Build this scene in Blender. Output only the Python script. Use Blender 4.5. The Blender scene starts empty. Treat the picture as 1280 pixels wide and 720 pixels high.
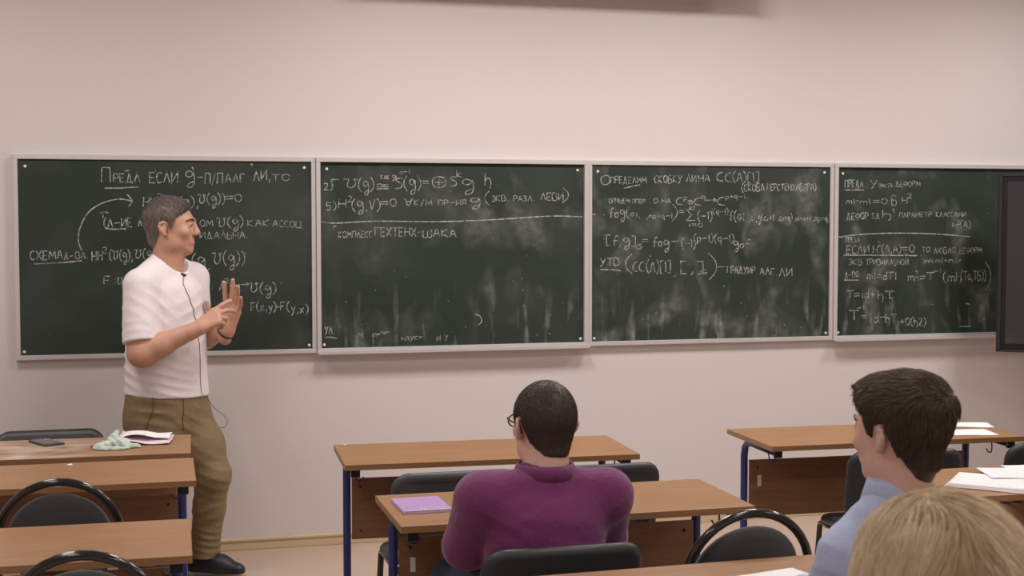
import bpy, bmesh, math, random
import numpy as np
from mathutils import Vector, Matrix

random.seed(4); rng=np.random.default_rng(7)
S=bpy.context.scene; COL=S.collection; D=bpy.data

# ---------------- camera, world, lights, exposure ----------------
cd=D.cameras.new('camera'); cam=D.objects.new('camera',cd); COL.objects.link(cam); S.camera=cam
cd.sensor_width=36; cd.lens=48.307; cd.clip_start=.05
cd.dof.use_dof=True; cd.dof.focus_distance=5.6; cd.dof.aperture_fstop=8
YAW,PITCH,ROLL=.25983,.05016,-.00035
F_=Vector((math.sin(YAW)*math.cos(PITCH),math.cos(YAW)*math.cos(PITCH),-math.sin(PITCH)))
R_=Vector((math.cos(YAW),-math.sin(YAW),0)); U_=R_.cross(F_)
R2=R_*math.cos(ROLL)+U_*math.sin(ROLL); U2=U_*math.cos(ROLL)-R_*math.sin(ROLL)
cam.matrix_world=Matrix(((R2.x,U2.x,-F_.x,0),(R2.y,U2.y,-F_.y,-7.172),(R2.z,U2.z,-F_.z,1.718),(0,0,0,1)))
w=D.worlds.new('world'); S.world=w; w.use_nodes=True
w.node_tree.nodes['Background'].inputs[0].default_value=(.8,.85,1,1); w.node_tree.nodes['Background'].inputs[1].default_value=.3
S.view_settings.view_transform='Standard'; S.view_settings.look='None'; S.view_settings.gamma=1
S.view_settings.exposure=-.52
# ceiling lamps: (x, y, watts)
LAMPS=[(-.9,-1.55,34),(1.3,-1.55,47),(2.9,-1.55,46),(4.9,-1.55,52),
       (-.9,-4.0,22),(1.9,-4.0,22),(4.7,-4.0,22),(-.9,-6.5,22),(1.9,-6.5,22),(4.7,-6.5,22)]
CEIL=3.3

# ---------------- materials ----------------
def mat(name,col,rough=.5,metal=0,spec=.5,noise=None,bump=None,sheen=0,coat=0):
    m=D.materials.new(name); m.use_nodes=True; nt=m.node_tree; b=nt.nodes['Principled BSDF']
    b.inputs['Base Color'].default_value=(*col,1); b.inputs['Roughness'].default_value=rough
    b.inputs['Metallic'].default_value=metal; b.inputs['Specular IOR Level'].default_value=spec
    if sheen: b.inputs['Sheen Weight'].default_value=sheen
    if coat: b.inputs['Coat Weight'].default_value=coat
    tc=nt.nodes.new('ShaderNodeTexCoord')
    if noise:
        sc,amt,stretch=noise
        mp=nt.nodes.new('ShaderNodeMapping'); mp.inputs['Scale'].default_value=stretch
        n=nt.nodes.new('ShaderNodeTexNoise'); n.inputs['Scale'].default_value=sc; n.inputs['Detail'].default_value=5
        r=nt.nodes.new('ShaderNodeMix'); r.data_type='RGBA'
        r.inputs[6].default_value=(*[c*(1-amt) for c in col],1); r.inputs[7].default_value=(*[min(1,c*(1+amt)) for c in col],1)
        nt.links.new(tc.outputs['Object'],mp.inputs[0]); nt.links.new(mp.outputs[0],n.inputs['Vector'])
        nt.links.new(n.outputs['Fac'],r.inputs[0]); nt.links.new(r.outputs[2],b.inputs['Base Color'])
    if bump:
        sc,st=bump
        n=nt.nodes.new('ShaderNodeTexNoise'); n.inputs['Scale'].default_value=sc; n.inputs['Detail'].default_value=4
        bp=nt.nodes.new('ShaderNodeBump'); bp.inputs['Strength'].default_value=st; bp.inputs['Distance'].default_value=.01
        nt.links.new(tc.outputs['Object'],n.inputs['Vector']); nt.links.new(n.outputs['Fac'],bp.inputs['Height']); nt.links.new(bp.outputs[0],b.inputs['Normal'])
    return m
ONE=(1,1,1)
M={}
M['wall']=mat('wall_paint',(.675,.618,.612),.75,noise=(1.2,.02,ONE),bump=(90,.05))
M['ceiling']=mat('ceiling_tile',(.8,.78,.75),.8,noise=(30,.04,ONE))
M['floor']=mat('linoleum',(.52,.395,.31),.4,noise=(6,.06,ONE))
M['baseboard']=mat('baseboard_wood',(.62,.48,.31),.45,noise=(4,.12,(1,8,8)))
M['alu']=mat('pale_aluminium',(.66,.63,.63),.35,.35,noise=(20,.05,ONE))
M['alu_dark']=mat('tray_aluminium',(.5,.47,.46),.4,.4)
M['screw']=mat('white_screw_cap',(.8,.82,.8),.4)
M['blue']=mat('blue_enamel',(.035,.045,.20),.32,noise=(30,.1,ONE))
M['blackplastic']=mat('black_plastic',(.012,.012,.014),.35)
M['steel']=mat('steel',(.5,.5,.52),.3,.9)
M['label']=mat('white_label',(.75,.72,.68),.6)
M['blackmetal']=mat('black_gloss_tube',(.012,.011,.012),.18,coat=.5)
M['greyfab']=mat('grey_upholstery',(.05,.05,.052),.8,noise=(60,.25,ONE),bump=(400,.3),sheen=.3)
M['leather']=mat('black_leatherette',(.028,.031,.034),.38,noise=(25,.2,ONE),bump=(250,.15))
M['leathergrey']=mat('worn_leatherette',(.06,.064,.07),.42,noise=(25,.2,ONE),bump=(250,.15))
M['skin']=mat('skin_tanned',(.55,.295,.205),.5,noise=(25,.07,ONE),bump=(220,.06))
M['skinpale']=mat('skin_pale',(.66,.41,.33),.5,noise=(25,.06,ONE),bump=(220,.05))
M['ear']=mat('skin_pink_ear',(.62,.28,.21),.5)
M['lips']=mat('lips',(.38,.15,.12),.45)
M['eye']=mat('eye_white',(.42,.36,.33),.4)
M['iris']=mat('iris',(.05,.03,.02),.2)
M['brow']=mat('eyebrow',(.06,.035,.025),.8)
M['tshirt']=mat('white_cotton',(.80,.73,.75),.85,noise=(8,.03,ONE),bump=(35,.25),sheen=.2)
M['khaki']=mat('khaki_cotton',(.235,.165,.085),.85,noise=(9,.12,ONE),bump=(45,.35))
M['stitch']=mat('khaki_seam',(.15,.10,.05),.85)
M['shoe']=mat('dark_shoe',(.012,.012,.018),.5)
M['sole']=mat('shoe_sole',(.03,.03,.035),.6)
M['purple']=mat('purple_knit',(.165,.026,.118),.9,noise=(12,.12,ONE),bump=(60,.3),sheen=.25)
M['lightblue']=mat('light_blue_cotton',(.42,.48,.68),.8,noise=(10,.05,ONE),bump=(60,.25))
M['jeans']=mat('blue_denim',(.05,.07,.12),.9,noise=(50,.2,ONE))
M['blouse']=mat('cream_blouse',(.55,.50,.46),.85)
M['notebook']=mat('violet_cover',(.42,.26,.52),.55,noise=(10,.05,ONE))
M['paper']=mat('white_paper',(.83,.80,.82),.8,noise=(6,.02,ONE))
M['paperpink']=mat('pinkish_paper',(.72,.60,.66),.8)
M['ink']=mat('blue_ink',(.42,.41,.50),.8)
M['cloth']=mat('pale_green_rag',(.50,.58,.52),.95,noise=(25,.2,ONE),bump=(120,.4))
M['phone']=mat('phone_glass',(.03,.035,.05),.12,coat=.6)
M['phonecase']=mat('phone_case',(.04,.045,.06),.4)
M['chalk']=mat('chalk_stick',(.85,.85,.83),.9)
M['bluechalk']=mat('blue_pen',(.03,.04,.30),.4)
M['tvframe']=mat('display_bezel',(.010,.010,.011),.3)
M['tvedge']=mat('display_outer_frame',(.035,.033,.036),.3,.3)
M['tvglass']=mat('display_glass',(.035,.033,.034),.10,coat=.3)
M['band']=mat('black_band',(.012,.010,.012),.5)
M['lampframe']=mat('lamp_housing',(.8,.8,.8),.4)
M['screencase']=mat('screen_case',(.6,.58,.55),.4)
m=mat('lamp_diffuser',(.9,.9,.9),.5); b=m.node_tree.nodes['Principled BSDF']; b.inputs['Emission Color'].default_value=(1,.95,.9,1); b.inputs['Emission Strength'].default_value=2.5; M['diffuser']=m

def woodmat(name,c1,c2,rough=.38):
    m=D.materials.new(name); m.use_nodes=True; nt=m.node_tree; b=nt.nodes['Principled BSDF']; L=nt.links
    tc=nt.nodes.new('ShaderNodeTexCoord'); mp=nt.nodes.new('ShaderNodeMapping'); mp.inputs['Scale'].default_value=(1.2,14,14)
    oi=nt.nodes.new('ShaderNodeObjectInfo'); ad=nt.nodes.new('ShaderNodeVectorMath'); ad.operation='ADD'
    L.new(tc.outputs['Object'],ad.inputs[0]); L.new(oi.outputs['Random'],ad.inputs[1]); L.new(ad.outputs[0],mp.inputs[0])
    n=nt.nodes.new('ShaderNodeTexNoise'); n.inputs['Scale'].default_value=2.2; n.inputs['Detail'].default_value=8; n.inputs['Distortion'].default_value=1.2
    n2=nt.nodes.new('ShaderNodeTexNoise'); n2.inputs['Scale'].default_value=14; n2.inputs['Detail'].default_value=4
    L.new(mp.outputs[0],n.inputs['Vector']); L.new(mp.outputs[0],n2.inputs['Vector'])
    mx=nt.nodes.new('ShaderNodeMath'); mx.operation='MULTIPLY_ADD'; mx.inputs[1].default_value=.25; L.new(n2.outputs['Fac'],mx.inputs[0]); L.new(n.outputs['Fac'],mx.inputs[2])
    cr=nt.nodes.new('ShaderNodeValToRGB'); cr.color_ramp.elements[0].position=.42; cr.color_ramp.elements[1].position=.85
    cr.color_ramp.elements[0].color=(*c1,1); cr.color_ramp.elements[1].color=(*c2,1)
    L.new(mx.outputs[0],cr.inputs[0]); L.new(cr.outputs[0],b.inputs['Base Color'])
    b.inputs['Roughness'].default_value=rough; return m
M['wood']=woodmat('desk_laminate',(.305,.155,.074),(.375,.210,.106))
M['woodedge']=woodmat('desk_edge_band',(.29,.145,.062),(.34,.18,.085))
M['woodpanel']=woodmat('panel_laminate_shaded',(.22,.105,.05),(.29,.145,.07),.45)  # desk laminate in darker brown, shade on the modesty panels put into the colour

def boardmat():
    m=D.materials.new('green_chalkboard'); m.use_nodes=True; nt=m.node_tree; b=nt.nodes['Principled BSDF']; L=nt.links
    tc=nt.nodes.new('ShaderNodeTexCoord'); g=nt.nodes.new('ShaderNodeNewGeometry')
    sep=nt.nodes.new('ShaderNodeSeparateXYZ'); L.new(g.outputs['Position'],sep.inputs[0])
    def noise(scale,vec,det=4,lo=.5,hi=.8,dist=0):
        mp=nt.nodes.new('ShaderNodeMapping'); mp.inputs['Scale'].default_value=vec; L.new(g.outputs['Position'],mp.inputs[0])
        n=nt.nodes.new('ShaderNodeTexNoise'); n.inputs['Scale'].default_value=scale; n.inputs['Detail'].default_value=det; n.inputs['Distortion'].default_value=dist
        L.new(mp.outputs[0],n.inputs['Vector'])
        r=nt.nodes.new('ShaderNodeMapRange'); r.inputs[1].default_value=lo; r.inputs[2].default_value=hi; L.new(n.outputs['Fac'],r.inputs[0]); return r.outputs[0]
    def math_(op,a,b_):
        n=nt.nodes.new('ShaderNodeMath'); n.operation=op
        for i,v in enumerate((a,b_)):
            if isinstance(v,(int,float)): n.inputs[i].default_value=v
            else: L.new(v,n.inputs[i])
        return n.outputs[0]
    def rng_(v,a,b_):
        r=nt.nodes.new('ShaderNodeMapRange'); r.inputs[1].default_value=a; r.inputs[2].default_value=b_; L.new(v,r.inputs[0]); return r.outputs[0]
    broad=noise(1.6,(1,1,1),3,.42,.85,.8)
    streak=noise(7,(2.2,1,.45),2,.56,.85,.3)            # wiped streaks
    low=rng_(sep.outputs['Z'],1.40,1.10)                # the wiping stops low on the boards
    fine=noise(22,(1,1,1),2,.2,.65)
    xs=rng_(sep.outputs['X'],.8,1.1)                    # first board is cleaner
    s=math_('MULTIPLY',math_('MULTIPLY',streak,low),fine)
    s=math_('MULTIPLY',s,xs)
    patch=math_('MULTIPLY',math_('MULTIPLY',noise(4.0,(1.2,1,.8),2,.52,.85,.5),fine),rng_(sep.outputs['X'],0.3,2.6))
    tot=math_('ADD',math_('MULTIPLY',s,.95),math_('ADD',math_('MULTIPLY',patch,.5),math_('MULTIPLY',broad,.07)))
    mx=nt.nodes.new('ShaderNodeMix'); mx.data_type='RGBA'; mx.inputs[6].default_value=(.026,.038,.029,1); mx.inputs[7].default_value=(.42,.43,.41,1)
    L.new(tot,mx.inputs[0]); L.new(mx.outputs[2],b.inputs['Base Color']); b.inputs['Roughness'].default_value=.55; b.inputs['Specular IOR Level'].default_value=.25
    return m
M['board']=boardmat()
def chalkmat():
    m=D.materials.new('chalk_marks'); m.use_nodes=True; nt=m.node_tree; b=nt.nodes['Principled BSDF']; L=nt.links
    b.inputs['Roughness'].default_value=.95
    g=nt.nodes.new('ShaderNodeNewGeometry'); n=nt.nodes.new('ShaderNodeTexNoise'); n.inputs['Scale'].default_value=55; n.inputs['Detail'].default_value=2
    r=nt.nodes.new('ShaderNodeMapRange'); r.inputs[1].default_value=.3; r.inputs[2].default_value=.65
    mx=nt.nodes.new('ShaderNodeMix'); mx.data_type='RGBA'; mx.inputs[6].default_value=(.085,.10,.088,1); mx.inputs[7].default_value=(.50,.52,.49,1)
    L.new(g.outputs['Position'],n.inputs['Vector']); L.new(n.outputs['Fac'],r.inputs[0]); L.new(r.outputs[0],mx.inputs[0]); L.new(mx.outputs[2],b.inputs['Base Color'])
    return m
M['chalkmarks']=chalkmat()
def hairmat(name,c1,c2,rough=.45,scale=60,spec=.4):
    m=D.materials.new(name); m.use_nodes=True; nt=m.node_tree; b=nt.nodes['Principled BSDF']; L=nt.links
    a=nt.nodes.new('ShaderNodeAttribute'); a.attribute_name='tone'
    mx=nt.nodes.new('ShaderNodeMix'); mx.data_type='RGBA'; mx.inputs[6].default_value=(*c1,1); mx.inputs[7].default_value=(*c2,1)
    L.new(a.outputs['Fac'],mx.inputs[0]); L.new(mx.outputs[2],b.inputs['Base Color']); b.inputs['Roughness'].default_value=rough; b.inputs['Specular IOR Level'].default_value=spec
    return m
M['hairgrey']=hairmat('hair_greying_brown',(.095,.070,.058),(.42,.36,.33))
M['hairdark']=hairmat('hair_cropped_dark',(.040,.025,.019),(.125,.082,.062))
M['hairbrown']=hairmat('hair_brown',(.045,.029,.018),(.155,.108,.070))
M['hairblond']=hairmat('hair_blond',(.56,.40,.24),(1.0,.86,.62))

# ---------------- mesh helpers ----------------
def link(name,me,material=None,parent=None):
    o=D.objects.new(name,me); COL.objects.link(o)
    if material is not None: me.materials.append(material)
    if parent is not None: o.parent=parent
    return o
def mesh(name,v,f,smooth=False):
    me=D.meshes.new(name); me.from_pydata([tuple(p) for p in v],[],[tuple(q) for q in f]); me.update()
    if smooth: me.polygons.foreach_set('use_smooth',[True]*len(me.polygons))
    return me
def empty(name,loc=(0,0,0),rz=0):
    o=D.objects.new(name,None); COL.objects.link(o); o.location=loc; o.rotation_euler=(0,0,rz); o.empty_display_size=.1; return o
def tag(o,label,cat,group=None):
    o['label']=label; o['category']=cat
    if group: o['group']=group
    return o
def box_mesh(name,lo,hi,bev=0,seg=2,smooth=True):
    bm=bmesh.new(); bmesh.ops.create_cube(bm,size=1)
    for v in bm.verts: v.co=Vector([lo[i]+(v.co[i]+.5)*(hi[i]-lo[i]) for i in range(3)])
    if bev: bmesh.ops.bevel(bm,geom=bm.edges[:],offset=bev,segments=seg,profile=.5,affect='EDGES')
    me=D.meshes.new(name); bm.to_mesh(me); bm.free(); return me
def box(name,lo,hi,m,parent=None,bev=.002,seg=2):
    return link(name,box_mesh(name,lo,hi,bev,seg),m,parent)
def boxes(name,lst,m,parent=None,bev=0):
    bm=bmesh.new()
    for lo,hi in lst:
        t=bmesh.new(); bmesh.ops.create_cube(t,size=1)
        for v in t.verts: v.co=Vector([lo[i]+(v.co[i]+.5)*(hi[i]-lo[i]) for i in range(3)])
        if bev: bmesh.ops.bevel(t,geom=t.edges[:],offset=bev,segments=1,profile=.5,affect='EDGES')
        me=D.meshes.new('t'); t.to_mesh(me); t.free(); bm.from_mesh(me); D.meshes.remove(me)
    me=D.meshes.new(name); bm.to_mesh(me); bm.free(); return link(name,me,m,parent)
def catmull(P,n=6):
    P=[np.array(p,float) for p in P]
    if len(P)<3: return P
    Q=[P[0]*2-P[1]]+P+[P[-1]*2-P[-2]]; out=[]
    for i in range(1,len(Q)-2):
        a,b,c,d=Q[i-1:i+3]
        for k in range(n):
            t=k/n; out.append(.5*((2*b)+(c-a)*t+(2*a-5*b+4*c-d)*t*t+(3*b-a-3*c+d)*t**3))
    out.append(P[-1]); return out
def tube_vf(P,r,n=10,closed=False,rx=None):
    """sweep a circle (or flattened oval: r x rx, rx along world-up-ish) along P"""
    P=[Vector(p) for p in P]; V=[];F=[]; prev=None; m=len(P)
    for i,p in enumerate(P):
        if closed: t=(P[(i+1)%m]-P[i-1]).normalized()
        else: t=(P[min(i+1,m-1)]-P[max(i-1,0)]).normalized()
        if prev is None:
            a=Vector((1,0,0)) if abs(t.x)<.9 else Vector((0,1,0)); u=(a-t*a.dot(t)).normalized()
        else: u=(prev-t*prev.dot(t)).normalized()
        prev=u; v=t.cross(u)
        ri=r[i] if isinstance(r,(list,tuple)) else r
        for k in range(n):
            an=2*math.pi*k/n; V.append(p+u*(math.cos(an)*ri)+v*(math.sin(an)*(rx or ri)))
    for i in range(m if closed else m-1):
        for k in range(n):
            j=(i+1)%m; F.append((i*n+k,i*n+(k+1)%n,j*n+(k+1)%n,j*n+k))
    if not closed: F.append(tuple(range(n-1,-1,-1))); F.append(tuple(range((m-1)*n,m*n)))
    return V,F
def tube(name,P,r,m,parent=None,n=10,closed=False,rx=None):
    V,F=tube_vf(P,r,n,closed,rx); return link(name,mesh(name,V,F,True),m,parent)
def join_vf(parts):
    V=[];F=[]
    for v,f in parts:
        o=len(V); V+=list(v); F+=[tuple(i+o for i in q) for q in f]
    return V,F
def dup(root,label=None,group=None,loc=None,rz=None):
    r=root.copy(); COL.objects.link(r)
    if label: r['label']=label
    if group: r['group']=group
    if loc is not None: r.location=loc
    if rz is not None: r.rotation_euler=(0,0,rz)
    for ch in list(root.children):
        c=ch.copy(); COL.objects.link(c); c.parent=r
        for g in list(ch.children):
            d=g.copy(); COL.objects.link(d); d.parent=c
    return r
def structure(o): o['kind']='structure'; return o

# ---------------- the room ----------------
X0,X1,Y0,Y1=-2.6,7.4,-9.2,.025
structure(box('floor',(X0-.1,Y0-.1,-.1),(X1+.1,Y1+.1,0),M['floor'],bev=0))
structure(box('ceiling',(X0-.1,Y0-.1,CEIL),(X1+.1,Y1+.1,CEIL+.1),M['ceiling'],bev=0))
structure(box('wall_back',(X0-.1,Y1,0),(X1+.1,Y1+.15,CEIL),M['wall'],bev=0))
structure(box('wall_left',(X0-.15,Y0,0),(X0,Y1,CEIL),M['wall'],bev=0))
structure(box('wall_right',(X1,Y0,0),(X1+.15,Y1,CEIL),M['wall'],bev=0))
structure(box('wall_front',(X0-.1,Y0-.15,0),(X1+.1,Y0,CEIL),M['wall'],bev=0))
bb=structure(box('baseboard_back',(X0,Y1-.016,0.0),(X1,Y1,.062),M['baseboard'],bev=.003))
box('rounded_lip',(X0,Y1-.022,.046),(X1,Y1-.014,.060),M['baseboard'],bb,bev=.003)

for i,(lx,ly,wt) in enumerate(LAMPS):
    r=empty('ceiling_lamp',(lx,ly,CEIL)); where='nearest the blackboard wall' if ly>-2 else ('above the middle desks' if ly>-5 else 'behind the seated listeners')
    tag(r,'white square ceiling panel lamp %s, %s'%(where,['leftmost of its row','second of its row','third of its row','rightmost of its row'][i] if i<4 else ['left','centre','right'][(i-4)%3]),'lamp','ceiling panel lamps')
    box('housing',(-.3,-.3,-.045),(.3,.3,0),M['lampframe'],r,bev=.004)
    box('diffuser',(-.28,-.28,-.05),(.28,.28,-.044),M['diffuser'],r,bev=0)
    ld=D.lights.new('lamp_light','AREA'); ld.shape='SQUARE'; ld.size=.56; ld.energy=wt; ld.color=(1,.955,.92)
    lo=D.objects.new('lamp_light',ld); COL.objects.link(lo); lo.parent=r; lo.location=(0,0,-.056)

# pull-down projection screen, rolled up in its case above the boards
r=empty('projection_screen',(1.12,-.24,2.925)); tag(r,'rolled up projection screen in a long case above the blackboards','projection screen')
case=tube('case',[(0,0,.075),(2.15,0,.075)],.075,M['screencase'],r,n=16)
box('end_cap',(-.02,-.08,-.002),(0.0,.08,.155),M['lampframe'],r); box('end_cap',(2.15,-.08,-.002),(2.17,.08,.155),M['lampframe'],r)
box('bracket',(.25,.06,.06),(.29,.265,.1),M['steel'],r); box('bracket',(1.85,.06,.06),(1.89,.265,.1),M['steel'],r)

# ---------------- blackboards ----------------
BX=-.608; BW=1.4366; BG=.0464; ZT=2.0136; BH=.97; FR=.0232
GL={
'А':"6|0,0 3,10 6,0|1.2,4 4.8,4",'Б':"6|5,10 0,10 0,0 4,0 5.5,2.5 4,5.5 0,5.5",'В':"6|0,0 0,10 4,10 5,8 4,5.5 0,5.3 5,5 6,2.5 4,0 0,0",'Г':"5|0,0 0,10 0,10 5,10",
'Д':"7|0,-2 .5,0 1,0 3,10 3.5,10 5.5,0 5.5,0 .5,0|5.5,0 6.5,0 6.5,-2",'Е':"5|5,10 0,10 0,10 0,0 0,0 5,0|0,5 4,5",'Ж':"8|0,0 4,5 0,10|8,0 4,5 8,10|4,0 4,10",'З':"5|0,9 2,10 4.5,8 2,5.5 5,3 2.5,0 0,1",
'И':"6|0,10 0,0 0,0 6,10 6,10 6,0",'Й':"6|0,10 0,0 0,0 6,10 6,10 6,0|1.5,12.5 3,11.5 4.5,12.5",'К':"6|0,0 0,10|5.5,10 0,5 5.5,0",'Л':"6|0,0 3,10 3,10 6,0",'М':"8|0,0 1,10 1,10 4,3 4,3 7,10 7,10 8,0",
'Н':"6|0,0 0,10|6,0 6,10|0,5 6,5",'О':"6|3.5,10 .5,8 0,4 2,0 5,1 6,5 5,9 3,10",'П':"6|0,0 .5,9 1,10 5,10 6,9 6,0",'Р':"5|0,0 0,10 4,10 5,7.5 4,5 0,5",'С':"5|5,9 3,10 .5,8 0,4 2,0 5,1",'Т':"6|3,0 3,10|0,10 6,10",
'У':"6|0,10 3,4|6,10 2,0 0,-1",'Ф':"7|3.5,-2 3.5,11|3.5,8 1,8 0,5 1,3 6,3 7,5 6,8 3.5,8",'Х':"6|0,0 6,10|0,10 6,0",'Ц':"7|0,10 0,0 6,0 7,-2|6,10 6,0",'Ч':"5|0,10 0,6 4.5,5|5,10 5,0",'Ш':"8|0,10 0,0 4,0 4,8|4,0 8,0 8,10",
'Ы':"8|0,10 0,0 3,0 4,3 3,5 0,5|7,10 7,0",'Ь':"5|0,10 0,0 4,0 5,2.5 4,5 0,5",'Э':"5|0,9 3,10 5,7 5,3 3,0 0,1|1.5,5 5,5",'Ю':"8|0,0 0,10|0,5 2,5|5,10 3,7 3,3 5,0 8,3 8,7 5,10",'Я':"5|5,0 5,10 1,10 0,7.5 1,5 5,5|3,5 0,0",
'A':"6|0,0 3,10 6,0|1.2,4 4.8,4",'C':"5.5|5,10 2,9 0,5 1,1 5.5,0",'E':"5|5,10 0,10 0,0 5,0|0,5 4,5",'F':"5.5|0,0 0,10|-.5,10 5.5,10|0,5 4,5",'G':"5.5|5,9 2,9 0,5 1,1 4,0 5.5,2 5.5,4|3.5,4 6.5,4",
'H':"6.5|0,0 .5,10|6,0 6.5,10|0,5 6.5,5",'O':"6|3.5,10 .5,8 0,4 2,0 5,1 6,5 5,9 3,10",'S':"5|5,10 1,9.5 1.5,7 4.5,4.5 4,1 0,0",'T':"7|3.5,0 3.5,10|-.5,10 7.5,10",'U':"8|-1,9.5 2.5,9.5 1.5,3 3.5,0 6.5,2.5 7,7 6,9.5 8.5,9.5",'V':"5|0,10 2,0 2,0 5,11",
'Λ':"6|0,0 3,11 3,11 6,0",'Σ':"7|7,10 0,10 0,10 4,5 4,5 0,0 0,0 7,0",'∀':"7|0,10 3,0 6.5,10|1.2,6 5.2,6",'⊕':"9|4.5,10 1,8.5 0,5 1,1.5 4.5,0 8,1.5 9,5 8,8.5 4.5,10|1.5,5 7.5,5|4.5,2 4.5,8",'⊗':"8|4,8 1,7 0,4 1,1 4,0 7,1 8,4 7,7 4,8|2,2 6,6|2,6 6,2",
'→':"10|0,5 10,5.5|7,8.5 10,5.5 7,2.5",'≅':"9|0,5 2,6.5 5,5 8.5,6|0,2.5 9,3|0,0 9,.5",
'a':"5|4.5,6 2,6.5 0,3 2,0 4,2 4.5,6 5,0",'d':"5|5,11 4.5,3 2,0 0,2.5 2,6 4.5,4|4.5,3 5.3,0",'f':"4|5,9.5 3.5,10.5 2,8 1.5,-1|0,5 4.5,5",'g':"5.5|4.5,7 2,8.5 0,6 1.5,3.5 4,4.5 5,7.5 5.5,0 4,-4.5 1.5,-5 2,-2 5.5,0",
'h':"5|0,11 0,0|0,4 2.5,6.5 4.5,4 4.5,-1 3.5,-3",'i':"2|1,6 1,0|1,8.5 1.2,9.2",'j':"3|2,6 2,-3 0,-3|2,8 2.1,8.6",'k':"5|0,11 0,0|4,7 0,3.5 4.5,0",'m':"7|0,6.5 0,0|0,5 2,6.5 3.5,5 3.5,0|3.5,5 5.5,6.5 7,5 7,0",'n':"4.5|0,6.5 0,0|0,5 2.5,6.5 4.5,5 4.5,0",
'o':"4|2,6 0,4 .5,1 2.5,.5 4,3 3,5.5 1.5,6",'p':"5|0,6 0,-4|0,5 3,6.5 5,3.5 3,.5 0,1.5",'q':"5|4.5,6 2,6.5 0,3.5 2,1 4.5,3|4.5,6.5 4.5,-4",'x':"5|0,6 4.5,0|4.5,6.5 0,-.5",'y':"5|0,6.5 2.5,1.5|5,6.5 2,-3 0,-4",
'0':"6|3.5,10 .5,8 0,4 2,0 5,1 6,5 5,9 3,10",'1':"2|0,8 1.5,10 1.5,10 1.5,0",'2':"5.5|0,8.5 2.5,10 4.5,8 3,4 0,0 0,0 5.5,.5",'5':"5|5,10 1,10 0.5,5.5 3.5,6 4.5,3 3,0 0,0",
'(':"3|3,12 .7,8.5 0,5 .7,1.5 3,-2",')':"3|0,12 2.3,8.5 3,5 2.3,1.5 0,-2",'[':"3.5|3.5,11 0,11 0,11 0,-1 0,-1 3.5,-1",']':"3.5|0,11 3.5,11 3.5,11 3.5,-1 3.5,-1 0,-1",'=':"7|0,6.5 7,6.8|0,3 7,3.3",'-':"7|0,4.5 7,5",
'+':"6|0,4.5 6,4.8|3,1.5 3,7.5",',':"2|1.5,1 .5,-3",'.':"2|.8,.3 1.5,.8",':':"2|1,6 1.3,6.6|1,1 1.3,1.6",'/':"4|0,-1 4,11",' ':"4|"}
LOWSMALL=set('абвгдежзийклмнопрстуфхцчшыьэюя')
def glyph(ch):
    sc=1.0
    if ch in LOWSMALL: ch=ch.upper(); sc=1.0
    g=GL.get(ch,GL['-']).split('|'); return float(g[0]),[[tuple(map(float,q.split(','))) for q in s.split()] for s in g[1:] if s.strip()]
def ribbon(P,wd,V,F,y):
    n=len(P)
    if n<2: return
    P=[np.array(p) for p in P]; o=len(V)
    for i,p in enumerate(P):
        t=P[min(i+1,n-1)]-P[max(i-1,0)]; L_=np.hypot(*t) or 1; nn=np.array([-t[1],t[0]])/L_
        ww=wd*(.8+.35*random.random())*.5
        V.append((p[0]+nn[0]*ww,y,p[1]+nn[1]*ww)); V.append((p[0]-nn[0]*ww,y,p[1]-nn[1]*ww))
    for i in range(n-1): F.append((o+2*i,o+2*i+2,o+2*i+3,o+2*i+1))
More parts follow.
